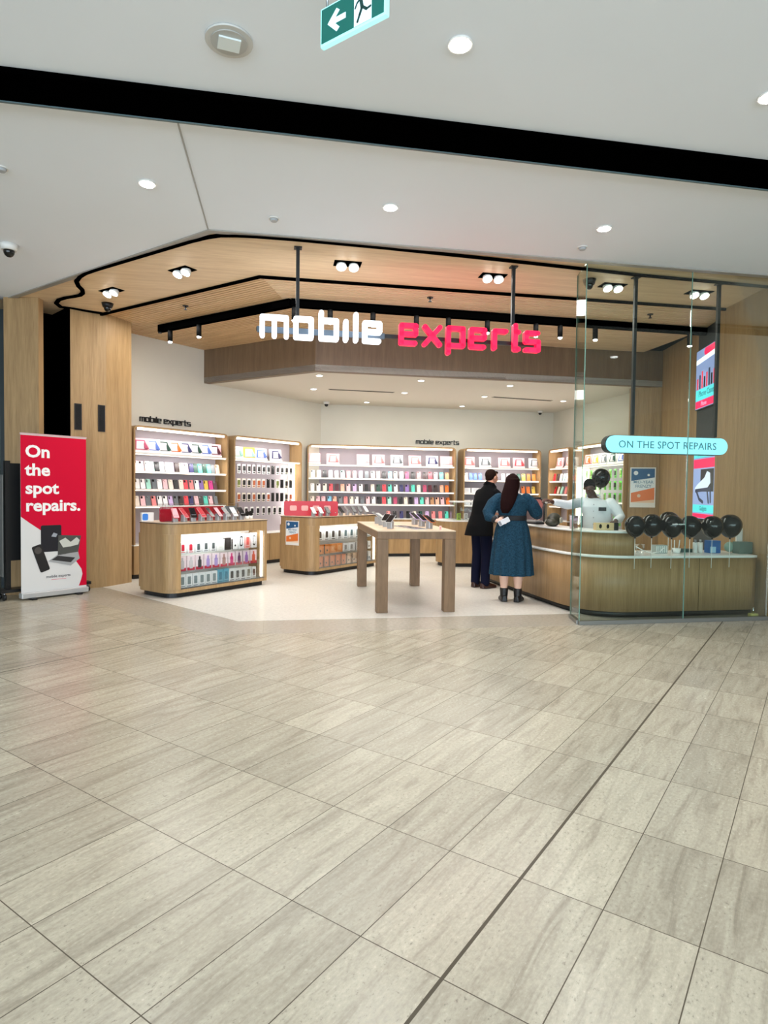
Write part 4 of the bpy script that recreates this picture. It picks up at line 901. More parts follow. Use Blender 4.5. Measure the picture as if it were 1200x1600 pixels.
# ---------------------------------------------------------------- banner
bth = atan2(.65,.52); ob = (-4.62,7.94)
bn = thing('roller_banner','tall red and white roller banner reading On the spot repairs','banner',(ob[0],ob[1],0),bth)
RED = mat('banner_red','#cf0030',.7,spec=.2); BW = mat('banner_white','#dcdbd8',.45)
BWd,BH = .835,2.13
k = MB(); k.box(0,BWd,-.008,-.002,.09,BH-.012,BW); sheet = k.build('sheet', parent=bn)
cur = [(BWd,BH-.02),(.0,BH-.02),(0,1.07),(.10,.99),(.25,.88),(.42,.74),(.60,.56),(.70,.44),(.765,.34),(.78,.27),(.76,.19),(.73,.11),(BWd,.11)]
k = MB(); k.prism(cur,-.0092,-.0081,RED,axis='y'); k.build('red_field', parent=sheet)
for i,(wd_,zz) in enumerate((('On',1.835),('the',1.60),('spot',1.365),('repairs.',1.14))):
    text_mesh('lettering',wd_,.215,mat('banner_text_white','#f6f5f3',.5),sheet,upr(.055,-.0095,zz)@Matrix.Scale(1.08,4,(1,0,0)),.0006,.0062,'LEFT',1.0)
text_mesh('lettering','mobile experts',.052,mat('banner_text_grey','#5a5a5c',.5),sheet,upr(.46,-.0095,.255),.0005,.0006,'CENTER',1)
k = MB(); k.box(.37,.56,-.0095,-.0085,.225,.231,mat('banner_text_red','#d9707c',.5)); k.build('strapline', parent=sheet)
k = MB(); k.prism(rrect(.24,.50,.60,.95,.02,3),-.011,-.0095,mat('print_navy','#15161f',.4),axis='y')
k.prism([(.37,.80),(.40,.85),(.45,.83),(.43,.79)],-.0118,-.0111,mat('print_grey','#9aa0a8',.4),axis='y'); k.build('printed_tablet', parent=sheet)
M = Matrix.Translation((.235,-.0112,.53))@Matrix.Rotation(-.32,4,'Y')
k = MB(); k.prism(rrect(-.062,.062,-.19,.17,.02,3),-.0015,.0,mat('print_black','#1c1b1d',.4),M=M,axis='y'); k.tube(tuple(M@Vector((0,-.003,.10))),tuple(M@Vector((0,-.0016,.10))),.045,14,mat('print_dark_grey','#4c4744',.4)); k.build('printed_phone', parent=sheet)
k = MB(); k.prism([(0.45,0.545),(0.72,0.575),(0.76,0.795),(0.46,0.815)],-.0135,-.0125,mat('print_screen','#4a4c48',.4),axis='y')
k.prism([(0.47,0.735),(0.55,0.775),(0.62,0.715),(0.7,0.775),(0.74,0.735),(0.72,0.675),(0.62,0.655),(0.52,0.645)],-.0142,-.0136,mat('print_pale','#c8cabf',.4),axis='y')
k.prism([(0.33,0.475),(0.62,0.395),(0.74,0.485),(0.72,0.575),(0.45,0.555)],-.0135,-.0125,mat('print_keyboard','#a3a4a4',.4),axis='y')
k.prism([(0.37,0.49),(0.62,0.44),(0.68,0.5),(0.45,0.54)],-.0142,-.0136,mat('print_dark','#2e2e30',.4),axis='y'); k.build('printed_laptop', parent=sheet)
k = MB(); k.box(-.005,BWd+.005,-.014,.004,BH-.012,BH+.008,mat('banner_rail','#d8c2c2',.3,.5)); k.build('top_rail', parent=bn)
k = MB(); k.box(-.01,BWd+.01,-.055,.05,.02,.09,mat('cassette_silver','#c6c7c6',.35,.4)); k.build('cassette', parent=bn, bevel=.01)
for x in (.12,.70):
    k = MB(); k.box(x-.03,x+.03,-.12,.12,.004,.0199,BLACK); k.build('foot', parent=bn)
# wheeled black stand behind it
tr_ = thing('wheeled_stand','black wheeled stand parked behind the red banner','wheeled stand',(*lx(ob,bth,-.16,.17),0),bth)
k = MB(); k.box(.04,.10,-.02,.04,.14,1.78,BLACK); k.box(.86,.92,-.02,.04,.14,1.78,BLACK); k.box(.04,.92,-.01,.02,.5,1.75,BLACK); k.build('frame', parent=tr_)
k = MB(); k.box(-.04,1.10,-.10,.10,.10,.14,BLACK); k.build('base', parent=tr_)
k = MB(); k.box(.0,.008,-.03,.05,.3,1.6,GREYM); k.build('edge_strip', parent=tr_)
for x in (-.0,1.06):
    for y in (-.08,.08):
        k = MB(); k.tube((x-.015,y,.045),(x+.015,y,.045),.04,14,BLACK); k.tube((x,y,.06),(x,y,.0999),.012,8,GREYM); k.build('castor', parent=tr_)

# ---------------------------------------------------------------- service desk
def spline(P, n=8):
    out = []
    for i in range(len(P)-1):
        p0 = P[max(i-1,0)]; p1 = P[i]; p2 = P[i+1]; p3 = P[min(i+2,len(P)-1)]
        for j in range(n):
            t = j/n; out.append(tuple(.5*((2*p1[c])+(-p0[c]+p2[c])*t+(2*p0[c]-5*p1[c]+4*p2[c]-p3[c])*t*t+(-p0[c]+3*p1[c]-3*p2[c]+p3[c])*t**3) for c in (0,1)))
    out.append(tuple(P[-1])); return out
desk = spline([(1.66,10.15),(1.84,9.3),(2.0,8.6),(2.13,8.05),(2.25,7.65),(2.42,7.38),(2.68,7.26),(3.0,7.27),(3.75,7.40),(4.50,7.53)])
def offset(P, d):
    out = []
    for i,p in enumerate(P):
        a = Vector(P[max(i-1,0)]); b = Vector(P[min(i+1,len(P)-1)]); t = (b-a).normalized(); out.append((p[0]-t.y*d, p[1]+t.x*d))
    return out
def ribbon(k, P, d0, d1, z0, z1, mt):
    A = offset(P,d0); B = offset(P,d1)
    n = len(P); va = [[k.bm.verts.new((x,y,z)) for x,y in L_] for L_,z in ((A,z0),(A,z1),(B,z1),(B,z0))]
    fs = []
    for i in range(n-1):
        for j in range(4):
            q = va[j]; r = va[(j+1)%4]; f = k.bm.faces.new((q[i],q[i+1],r[i+1],r[i])); f.smooth = j in (0,2); fs.append(f)
    fs.append(k.bm.faces.new([va[j][0] for j in range(4)])); fs.append(k.bm.faces.new([va[j][-1] for j in range(4)][::-1])); k._m(fs,mt)
dk = thing('service_desk','long curved timber service desk with white tops behind the glass','desk',(2.4,7.5,0))
def DB(name, *r, parent=dk):
    k = MB()
    for a in r: ribbon(k,*a)
    o = k.build(name); o.parent = parent; o.matrix_parent_inverse = Matrix.Translation((-2.4,-7.5,0)); return o
OAKDK = wood('oak_desk', '#8f7049', '#ad8b62')
iend = next(i for i,p in enumerate(desk) if p[0] > 2.93 and p[1] < 7.4)
up = desk[:iend+1]
DB('body',(desk,.0,.62,.075,.705,OAKDK)); DB('plinth',(desk,.06,.56,.004,.0749,BLACK))
DB('lower_worktop',(desk,-.02,.66,.7051,.735,WHITEG))
DB('raised_front',(up,.03,.06,.7351,.995,OAKDK)); DB('raised_top',(up,.0,.34,.9951,1.02,WHITEG))
for zp in (): pass
DB('panel_joint',([desk[-9],(desk[-9][0]+.004,desk[-9][1]+.0007)],-.0015,.0,.08,.70,BLACKM))
def on_desk(i, d): return offset(desk,d)[i]
# ---------------------------------------------------------------- balloons
BAL = mat('balloon_black','#050506',.12,spec=.35)
def balloon(p, r, label, zbot, grp='black balloons behind the glass', text=False):
    t = thing('balloon', label, 'balloon', (p[0],p[1],zbot), radians(10), grp); h = p[2]-zbot
    k = MB(); rings = []
    for j in range(1,15):
        ph = pi*j/15; rr = r*sin(ph)*(1 if ph < pi/2 else 1-.10*(ph-pi/2)); z = h+r*cos(ph)*(1 if ph < pi/2 else 1.18)
        rings.append([(rr*cos(2*pi*i/20), rr*sin(2*pi*i/20), z) for i in range(20)])
    k.loft(rings, BAL); k.tube((0,0,h-r*1.27),(0,0,h-r*1.14),.014,8,BAL,r1=.006); o = k.build('skin', parent=t)
    if zbot < h+zbot-.3:
        k = MB(); k.tube((0,0,0),(0,0,h-r*1.16),.0035,6,WHITEG); k.build('stick', parent=t)
    if text:
        text_mesh('lettering','mobile experts',.026,WHITEG,o,upr(0,-r*.985,h+.015),.0006,.0008,'CENTER')
bl = [(991,821,16.5,'leftmost of the row'),(1021,820,17.5,'second from the left'),(1048,821,17.5,'with white lettering, third from the left'),(1081,822,17,'fourth from the left'),(1111,822,17,'second from the right'),(1144,821,18,'rightmost of the row')]
for i,(px,py,r,nm) in enumerate(bl):
    p = onplane(px,py,(2.16,7.02),(2.16+dR[0],7.02+dR[1])); st_ = (-.03,.04)[i%2]; balloon((p.x,p.y+st_,p.z), r/977*p.y*.96, 'black balloon on a white stick, '+nm, .60, text=(i==2))
p = onplane(1045,815,(2.6,7.55),(2.6+dR[0],7.55+dR[1])); balloon((p.x,p.y,p.z),.125,'black balloon half hidden behind the lettered one',.738)
p = onplane(939,746,(3,9.3),(4,9.3)); balloon((p.x,p.y,p.z),.135,'lone black balloon beside the staff member, in front of the green packs',p.z-.28,grp=None)
tt = thing('balloon_pole','slim white pole holding the lone black balloon','pole',(p.x,p.y,.004)); k = MB(); k.tube((0,0,0),(0,0,p.z-.12),.005,8,WHITEG); k.build('rod', parent=tt); k = MB(); k.tube((0,0,0),(0,0,.02),.12,20,BLACK); k.build('foot', parent=tt)

# things on the low part of the desk (seen between the balloons)
def onL(px,d=.3):
    p = onplane(px,860,(3.0,7.27+d),(4.5,7.53+d)); return p
def put(name,px,label,cat,mb,d=.3,part='body',th=radians(10),z=.736):
    p = onL(px,d); t = thing(name,label,cat,(p.x,p.y,z),th); mb.build(part,parent=t); return t
GR = mat('grey_green_plastic','#5c7068',.4)
k = MB(); k.tube((0,0,0),(0,0,.11),.045,16,ACRYL,r1=.055); k.tube((0,0,0),(0,0,.004),.044,16,WHITEG); put('clear_cup',1000,'clear plastic cup at the left end of the low desk','cup',k)
k = MB(); k.box(-.075,.075,-.05,.05,0,.10,mat('tub_grey','#a6aea8',.4)); t = put('ribbed_tub',1030,'grey ribbed tub under the second balloon','tub',k)
k = MB()
for i in range(6): k.box(-.07+.026*i,-.062+.026*i,-.054,-.0501,.01,.09,WHITEG)
k.build('ribs',parent=t)
k = MB(); k.path([(-.18,0,.09),(-.08,0,.04),(.02,-.02,.012),(.14,0,.03),(.2,.02,.07)],.006,8,WHITEG); put('white_cable',1015,'loose white cable on the low desk','cable',k,.18)
k = MB(); k.tube((0,0,0),(0,0,.06),.04,14,WHITEG,r1=.05); k.tube((-.03,0,.06),(-.03,0,.16),.006,6,WHITEG); k.tube((.03,0,.06),(.04,0,.16),.006,6,WHITEG); put('white_pen_pot',1057,'white pen pot under the lettered balloon','pen pot',k)
k = MB(); k.box(-.12,.12,-.06,.06,0,.04,mat('dark_green_tray','#2e4a44',.5)); put('green_tray',1068,'dark green tray on the low desk','tray',k,.42)
for i,(px,c_) in enumerate(((1086,'#d8dad6'),(1094,'#e9e6e0'))):
    k = MB(); k.tube((0,0,0),(0,0,.13),.028,14,mat('bottle_'+c_.strip('#'),c_,.3)); t = put('spray_bottle',px,['slim white bottle with grey cap','taller white bottle beside the blue box'][i],'bottle',k)
    k = MB(); k.tube((0,0,.1301),(0,0,.165),.014,12,GREYM); k.build('cap',parent=t)
k = MB(); k.box(-.075,.075,-.05,.05,0,.155,mat('box_blue','#1d5d9e',.4)); t = put('blue_box',1113,'blue carton with a paler lower front under the balloons','box',k)
k = MB(); k.box(-.07,.01,-.0515,-.0501,.005,.08,mat('box_pale_blue','#9cc4dc',.4)); k.build('label_panel',parent=t)
k = MB(); k.ball((0,0,.072),(.075,.05,.066),12,mat('bag_green_grey','#7f9a8c',.6,bump=.5)); k.ball((.06,0,.045),(.05,.045,.036),10,mat('bag_green_grey','#7f9a8c',.6,bump=.5)); put('crumpled_bag',1140,'crumpled grey green bag on the low desk','bag',k,.3)
k = MB(); k.box(-.09,.09,-.06,.06,0,.145,GR); put('green_grey_box',1160,'grey green box near the right end of the low desk','box',k,.2)
k = MB(); k.box(-.07,.07,-.01,.01,0,.30,mat('pc_white','#e9e8e3',.35)); t = put('white_terminal',1157,'white upright terminal at the right end of the low desk','terminal',k,.38)
k = MB(); k.box(-.05,.05,-.06,.06,0,.012,GREYM); k.build('foot',parent=t); k = MB(); k.box(-.055,.055,-.0115,-.0101,.06,.27,mat('terminal_face','#f6f6f2',.2)); k.build('face',parent=t)
k = MB(); k.box(0,.012,-.1,.1,0,.16,ACRYL); put('acrylic_screen',1184,'clear acrylic divider at the right end of the low desk','divider',k,.3)
k = MB(); k.prism(rrect(-.05,.05,-.03,.03,.01,3),0,.05,mat('floor_yellow','#c9c06a',.4)); p = onz(1178,966,0); t = thing('yellow_tub','small yellow tub on the floor inside the glass at the right','tub',(p[0],p[1]+.02,.005),radians(10)); k.build('body',parent=t)
k = MB(); k.tube((0,0,.0501),(0,0,.12),.012,10,CHROME); k.build('stem',parent=t)

# things on the raised desk
def onU(px, py=824, d=.15, i0=(2.6,7.42)): p = onplane(px,py,i0,(i0[0]+1,i0[1]+.03)); return p
k = MB(); k.box(-.11,.11,-.04,.04,0,.085,mat('plywood','#d8bb8c',.5)); p = onplane(943,826,(2.5,7.45),(3.2,7.47)); t = thing('wooden_speaker','small plywood box with two round dark holes on the raised desk','speaker box',(p.x,p.y,1.021),radians(4)); k.build('box',parent=t)
for x in (-.055,.035):
    k = MB(); k.prism([(x+.017*cos(a),.045+.026*sin(a)) for a in [2*pi*i/14 for i in range(14)]],-.0415,-.0401,BLACKM,axis='y'); k.build('hole',parent=t)
k = MB(); k.box(.1101,.165,-.04,.04,0,.09,BLACK); k.build('black_end',parent=t)
# helmet-like dark bag and monitor behind raised top, on inner desk
p = onplane(855,806,(2.3,8.4),(2.8,8.2)); q = on_desk(22,.2)
t = thing('camouflage_bag','dark olive rounded bag lying on the desk beside the woman','bag',(2.24,8.22,1.0215),radians(60))
k = MB(); OL = mat('olive_fabric','#2c2d20',.5,var=.5,scale=25); k.ball((0,0,.085),(.125,.09,.09),16,OL); k.ball((-.14,0,.05),(.09,.08,.05),12,OL); k.build('body',parent=t,remesh=.01,smooth_it=3)
k = MB(); k.prism(rrect(-.07,.06,.045,.115,.03,5),-.098,-.088,mat('goggle_pale','#a39f88',.2),axis='y'); k.build('pocket',parent=t)
t = thing('desk_monitor','small black monitor seen edge on behind the raised desk','monitor',(2.62,8.30,.737),radians(75))
k = MB(); k.box(-.13,.13,-.015,.015,.10,.42,BLACK); k.build('panel',parent=t); k = MB(); k.box(-.08,.08,-.07,.07,0,.015,BLACK); k.tube((0,0,.0151),(0,0,.0999),.02,10,BLACK); k.build('foot',parent=t)
t = thing('leaflet_holder','clear leaflet holder with pink and grey cards on the raised desk','leaflet holder',(2.335,7.66,1.021),radians(-20))
k = MB(); k.box(-.06,.06,-.03,-.026,0,.17,ACRYL); k.box(-.06,.06,-.03,.05,0,.004,ACRYL); k.build('holder',parent=t)
for i,(c_,x) in enumerate((('#e8b8b8',-.03),('#6e4350',.02))):
    k = MB(); k.box(x-.02,x+.022,-.02+.01*i,-.016+.01*i,.0045,.16,mat('card_'+c_.strip('#'),c_,.5)); k.build('card',parent=t)
t = thing('black_tray','low black cushion tray on the raised desk next to the woman','tray',(2.10,8.72,1.021),radians(-75))
k = MB(); k.prism(rrect(-.20,.14,-.07,.09,.03,4),0,.03,BLACK); k.build('tray',parent=t); k = MB(); k.prism(rrect(-.18,.12,-.05,.07,.02,4),.0301,.05,mat('cushion_grey','#9a9a98',.7)); k.build('pad',parent=t)

# ---------------------------------------------------------------- wall poster and screens
p0 = onplane(975,730,(4.42,11.34),(5.1,11.19)); p1 = onplane(1012,793,(4.42,11.34),(5.1,11.19))
poster((4.44,11.31),atan2(-.15,.68),.43,.72,'framed blue and orange poster on the timber wall right of the green bay',z=p1.z)
sth = atan2(rC[1]-rD[1], rC[0]-rD[0])            # from far to near, seen from the shop
def screen(z0,z1,label,draw):
    a = onplane(1083,600,rC,rD); L_ = hypot(a.x-rC[0],a.y-rC[1]); L_ = .92
    o_ = (rD[0]-(rD[0]-rC[0])*.08, rD[1]-(rD[1]-rC[1])*.08)
    t = thing('wall_screen',label,'screen',(o_[0]-.004,o_[1],z0),sth,'lit screens on the right wall')
    k = MB(); k.box(0,L_,-.05,-.002,0,z1-z0,BLACK); k.build('casing',parent=t)
    k = MB(); k.box(.01,L_-.01,-.0515,-.0501,.01,z1-z0-.01,mat('screen_backlight','#8fa3d6',.4,emit=.5)); d_ = k.build('display',parent=t)
    draw(L_,z1-z0,d_)
CY = mat('screen_cyan','#4fd8e0',.4,emit=.6); MG = mat('screen_magenta','#ff0a5a',.4,emit=.6); SB = mat('screen_slate','#2b3654',.4,emit=.35); SK = mat('screen_navy','#10141f',.4,emit=.05); SP = mat('screen_photo_pale','#c8d6ea',.4,emit=.7); SRR = mat('screen_red','#d8354a',.4,emit=.7)
def rect(k,x0,x1,z0,z1,mt,l=0): k.box(x0,x1,-.0522-.0008*l,-.0516-.0008*l,z0,z1,mt)
def dr1(L_,H,d_):
    k = MB(); rect(k,.02,L_-.02,.02,.14*H,MG); rect(k,.02,L_-.02,.15*H,.33*H,CY); k.build('captions',parent=d_)
    k = MB()
    for i in range(9): rect(k,.06+i*.095,.12+i*.095,.34*H,(.52+.05*(i%3))*H,[SRR,SB,SRR,SK,SRR,SB,SK,SRR,SB][i])
    k.prism([(.02,.76*H),(L_-.02,.80*H),(L_-.02,.88*H),(.02,.84*H)],-.0538,-.0531,mat('screen_band_white','#f2f4f8',.4,emit=.8),axis='y'); k.prism(rrect(.34,.80,.86*H,.98*H,.06,4),-.0530,-.0524,MG,axis='y'); k.build('picture',parent=d_)
    text_mesh('lettering','Phone Cases',.12,mat('screen_text_teal','#1f8c9c',.4,emit=.2),d_,upr(L_*.5,-.0528,.21*H),.0004,.001,'CENTER')
    text_mesh('lettering','Phone',.09,mat('screen_text_pink','#ff9cc0',.4,emit=.8),d_,upr(L_*.4,-.0528,.05*H),.0004,.001,'CENTER')
def dr2(L_,H,d_):
    k = MB(); rect(k,.02,L_-.02,.02,.08*H,MG); rect(k,.02,L_-.02,.10*H,.21*H,CY); rect(k,.02,L_-.02,.74*H,.87*H,MG); rect(k,.02,L_-.02,.89*H,H-.02,CY); k.build('captions',parent=d_)
    k = MB(); rect(k,.33,.86,.40*H,.72*H,SK,1)
    k.prism([(.10,.45*H),(.20,.50*H),(.5,.60*H),(.60,.69*H),(.72,.66*H),(.74,.52*H),(.60,.44*H),(.30,.41*H),(.12,.39*H)],-.0546,-.0539,SP,axis='y')
    for a,b_ in (((.16,.42*H),(.3,.29*H)),((.3,.29*H),(.45,.25*H)),((.62,.42*H),(.68,.25*H)),((.12,.41*H),(.74,.44*H)),((.74,.44*H),(.76,.26*H))): bar(k,a,b_,.05,-.0556,-.0548,SB)
    k.build('picture',parent=d_)
    text_mesh('lettering','Phone Char',.11,mat('screen_text_teal','#1f8c9c',.4,emit=.2),d_,upr(L_*.5,-.0528,.915*H),.0004,.001,'CENTER')
    text_mesh('lettering','Gadgets',.09,mat('screen_text_teal','#1f8c9c',.4,emit=.2),d_,upr(L_*.5,-.0528,.13*H),.0004,.001,'CENTER')
zz = [onplane(1098,y_,rC,rD).z for y_ in (548,640,704,806)]
screen(zz[1],zz[0],'upper lit wall screen with red phone pictures and cyan caption',dr1); screen(zz[3]-.05,zz[2],'lower lit wall screen with a grey pump picture between cyan captions',dr2)

# ---------------------------------------------------------------- curved back counter with a glass case
cc_ = thing('curved_counter','rounded timber counter with a glass case, behind the man','counter',(1.07,12.02,0),radians(4))
R_ = .42
k = MB(); k.prism(rrect(0,2.3,0,.75,.36,10,(1,0,0,1)),.075,.88,OAK,smooth=False); k.build('body',parent=cc_)
k = MB(); k.prism(rrect(-.01,2.31,-.01,.76,.36,10,(1,0,0,1)),.8801,.905,WHITEG); k.build('worktop',parent=cc_)
k = MB(); k.prism(rrect(.04,2.26,.04,.71,.33,10,(1,0,0,1)),.004,.0749,BLACK); k.build('plinth',parent=cc_)
k = MB(); k.box(.30,2.2,.06,.066,.906,1.25,ACRYL); k.box(.30,.306,.066,.6,.906,1.25,ACRYL); k.box(.30,2.2,.6,.606,.906,1.25,ACRYL); cs = k.build('glass_case',parent=cc_)
k = MB(); k.box(.28,2.22,.04,.63,1.2501,1.275,WHITEG); k.build('case_lid',parent=cs)
for i in range(5):
    X,Y = lx((1.07,12.02),radians(4),.42+.14*i,.25); 
    inst('watch_box', prod_mesh(['#a9c64a','#e9e6e0','#3a3a3d','#d9d2c4','#8a8d90'][i],'#5d5f5a',.07,.13,.07,1),(X,Y,.9062),(0,0,radians(4)),'%s watch box, %s from left in the glass case behind the man' % (['green','white','black','cream','grey'][i],ordn(i)),'watch box','watch boxes in the glass case')
# ---------------------------------------------------------------- people (local frame: face towards +y, own right hand at +x)
def ell(c, rx, ry, n=28, wave=0, nw=14, ph=0):
    return [(c[0]+(rx+wave*cos(nw*t+ph))*cos(t), c[1]+(ry+wave*cos(nw*t+ph))*sin(t), c[2]) for t in [2*pi*i/n for i in range(n)]]
def hand(k, wrist, d, n_, side=1, curl=.5, s=1.0, mt=None):
    """palm + four unequal bent fingers + thumb; d: direction of the hand, n_: palm normal"""
    w_ = Vector(wrist); d = Vector(d).normalized(); n_ = (Vector(n_)-d*Vector(n_).dot(d)).normalized(); u = d.cross(n_)*side
    M = Matrix((u,d,n_)).transposed().to_4x4(); M.translation = w_+d*.05*s
    k.limb([w_-d*.02, w_+d*.02*s],[.026*s,.026*s],10,mt)
    k.ball((0,0,0),(.042*s,.052*s,.017*s),12,mt,M=M)
    for i,(x,L_) in enumerate(((-.031,.062),(-.011,.075),(.011,.080),(.031,.070))):
        a = w_+u*x*s+d*.085*s; d1 = (d*cos(curl*.5)-n_*sin(curl*.5)).normalized(); d2 = (d*cos(curl*1.4)-n_*sin(curl*1.4)).normalized()
        b = a+d1*L_*.45*s; c = b+d2*L_*.55*s
        k.limb([a-d*.03*s,a,b,c],[.0105*s,.010*s,.0095*s,.008*s],8,mt)
    a = w_+u*.034*s+d*.03*s; b = a+(u*.6+d*.75-n_*.3).normalized()*.038*s; c = b+(u*.1+d*.9-n_*.45).normalized()*.03*s
    k.limb([a-u*.015*s,a,b,c],[.013*s,.013*s,.011*s,.009*s],8,mt)
def head(k, c, yaw=0, pitch=0, s=1.0, mt=None):
    M = Matrix.Translation(c)@Matrix.Rotation(yaw,4,'Z')@Matrix.Rotation(-pitch,4,'X')
    for cc,r in (((0,-.012,.018),(.074,.093,.092)),((0,.022,-.045),(.056,.066,.062)),((0,.052,-.078),(.028,.026,.022)),((0,.075,.012),(.05,.022,.016))): k.ball(tuple(x*s for x in cc),tuple(x*s for x in r),16,mt,M=M)
    k.limb([M@Vector((0,.085*s,.01*s)),M@Vector((0,.104*s,-.018*s)),M@Vector((0,.110*s,-.030*s))],[.010*s,.012*s,.014*s],8,mt)
    k.limb([M@Vector((-.018*s,.088*s,-.056*s)),M@Vector((.018*s,.088*s,-.056*s))],[.008*s,.008*s],8,mt)
    for x in (-1,1): k.ball((x*.076*s,-.005*s,-.012*s),(.010*s,.018*s,.030*s),10,mt,M=M)
    return M
def face_parts(M, parent, s=1.0, lip='#8d4b45'):
    k = MB()
    for x in (-1,1): k.ball((x*.029*s,.083*s,.002*s),(.0115*s,.0085*s,.0065*s),10,mat('eye_white','#b9b2aa',.5),M=M)
    for x in (-1,1): k.ball((x*.029*s,.0905*s,.002*s),(.006*s,.004*s,.006*s),8,mat('iris_dark','#2a1d16',.2),M=M)
    k.build('eyes',parent=parent)
    k = MB(); k.ball((0,.094*s,-.056*s),(.022*s,.006*s,.0065*s),10,mat('lip_'+lip.strip('#'),lip,.5),M=M); k.build('mouth',parent=parent)
def shoe(k, ankle, d, L_=.25, w_=.045, mt=None, hi=0, heel=.0):
    a = Vector((ankle[0],ankle[1],0)); d = Vector((d[0],d[1],0)).normalized(); u = Vector((d.y,-d.x,0)); R_ = []
    for f,wd,h in ((-.27,.55,.075),(-.22,.85,.085),(0,1,.10),(.25,1,.085),(.5,1.08,.06),(.66,.95,.045),(.735,.5,.03)):
        c = a+d*L_*f; R_.append([c+u*w_*wd*x+Vector((0,0,.006+h*z)) for x,z in ((-1,0),(1,0),(1,.55),(.6,.95),(-.6,.95),(-1,.55))])
    k.loft(R_,mt); 
    if hi: k.limb([a+Vector((0,0,.07)),a+Vector((0,0,hi))],[.05,.056],14,mt)
    k.box(-.27*L_,.1*L_,-w_*.8,w_*.8,.0045,.02,mt,M=Matrix.Translation(a)@Matrix.Rotation(atan2(d.y,d.x),4,'Z'))
def person(label, loc, rz): return thing('person',label,'person',loc,rz)
VX = .0075
# woman in the blue dress, seen from behind
wp = person('person with long dark hair, blue dress and black boots, phone held behind the back',(1.70,8.28,.003),radians(-14))
SKW = mat('skin_fair','#dfb5a0',.5)
k = MB(); M = head(k,(.0,.03,1.575),yaw=-.25,pitch=.12,s=.98)
k.limb([(0,.0,1.40),(0,.015,1.50)],[.06,.052]); k.loft([ell((0,0,z),a,b) for z,a,b in ((.82,.13,.10),(.95,.19,.13),(1.12,.15,.105),(1.30,.17,.105),(1.40,.11,.08),(1.43,.05,.05))])
for s_ in (-1,1): k.limb([(s_*.09,0,.90),(s_*.095,.01,.50),(s_*.092,-.012,.34),(s_*.09,0,.12),(s_*.09,0,.07)],[.095,.062,.064,.040,.045])
k.limb([(-.18,0,1.37),(-.30,-.07,1.15),(-.20,-.17,1.085)],[.055,.044,.030]); k.limb([(.18,0,1.37),(.30,.10,1.17),(.33,.30,1.13)],[.055,.044,.030])
hand(k,(-.19,-.175,1.082),(1,-.12,-.05),(0,-1,.2),side=-1,curl=.75,s=.92); hand(k,(.33,.31,1.128),(-.1,1,-.12),(0,0,1),side=-1,curl=.6,s=.92)
body = k.build('body',SKW,parent=wp,remesh=VX,smooth_it=2); face_parts(M,body,.98)
DR = mat('dress_print_blue','#1d3c4e',.85,var=.95,scale=55,bump=.4,spec=.15)
k = MB()
k.loft([ell((0,0,z),a,b,84,w_,13) for z,a,b,w_ in ((.36,.285,.215,.016),(.55,.272,.205,.013),(.78,.250,.188,.009),(.98,.218,.165,.004),(1.12,.172,.132,.0),(1.24,.196,.140,0),(1.35,.198,.130,0),(1.42,.125,.09,0),(1.445,.075,.07,0))])
k.limb([(-.17,0,1.385),(-.25,-.02,1.30),(-.305,-.06,1.18),(-.29,-.11,1.12),(-.235,-.15,1.10)],[.07,.085,.088,.07,.042]); k.limb([(.17,0,1.385),(.25,.03,1.30),(.305,.09,1.19),(.32,.18,1.16),(.33,.25,1.145)],[.07,.085,.088,.072,.042])
k.build('dress',DR,parent=wp,remesh=.0085,smooth_it=2)
k = MB(); k.loft([ell((0,0,z),a,b,40) for z,a,b in ((1.085,.186,.146),(1.10,.188,.148),(1.135,.186,.146),(1.15,.184,.144))]); k.limb([(-.232,-.152,1.10),(-.215,-.160,1.093)],[.046,.044]); k.limb([(.328,.24,1.147),(.33,.262,1.14)],[.046,.044]); k.build('belt_and_cuffs',mat('trim_black_cloth','#0e0f13',.7),parent=wp)
k = MB(); k.limb([(.0,-.01,1.60),(0,.0,1.66)],[.085,.055],16); M2 = M
k.ball((0,-.026,.024),(.094,.104,.100),20,None,M=M)
k.loft([[(c[0]+a*cos(t),c[1]+b*sin(t),z) for t in [2*pi*i/20 for i in range(20)]] for z,c,a,b in ((1.63,(0,-.015),.092,.09),(1.53,(-.012,-.045),.104,.085),(1.43,(-.035,-.09),.108,.062),(1.33,(-.055,-.135),.098,.04),(1.24,(-.075,-.155),.075,.03),(1.18,(-.085,-.155),.04,.018))])
k.build('hair',mat('hair_dark_brown','#1c0908',.75,spec=.08,bump=.4,scale=60),parent=wp,remesh=.008,smooth_it=2)
BT = mat('boot_black','#0c0c0e',.4)
for s_ in (-1,1): k = MB(); shoe(k,(s_*.09,0),(s_*.25,1),.25,.045,BT,hi=.17); k.build('boot',BT,parent=wp,remesh=.007,smooth_it=1)
ph_ = thing('mobile_phone','white phone in the hand behind the woman\'s back','phone',(0,0,0)); 
hp = wp.matrix_basis@Vector((-.085,-.205,1.075)); ph_.location = Matrix.Translation((1.70,8.28,.003))@Matrix.Rotation(radians(-14),4,'Z')@Vector((-.095,-.208,1.075)); ph_.rotation_euler = (radians(10),radians(-28),radians(-14))
k = MB(); k.prism(rrect(-.075,.075,-.034,.034,.008,3),-.004,.004,mat('phone_white','#e9e9ec',.3),axis='y'); k.build('body',parent=ph_)
k = MB(); k.prism(rrect(-.07,-.04,-.028,.028,.006,3),-.006,-.0041,mat('phone_camera_grey','#8c8c92',.3),axis='y'); k.build('camera',parent=ph_)
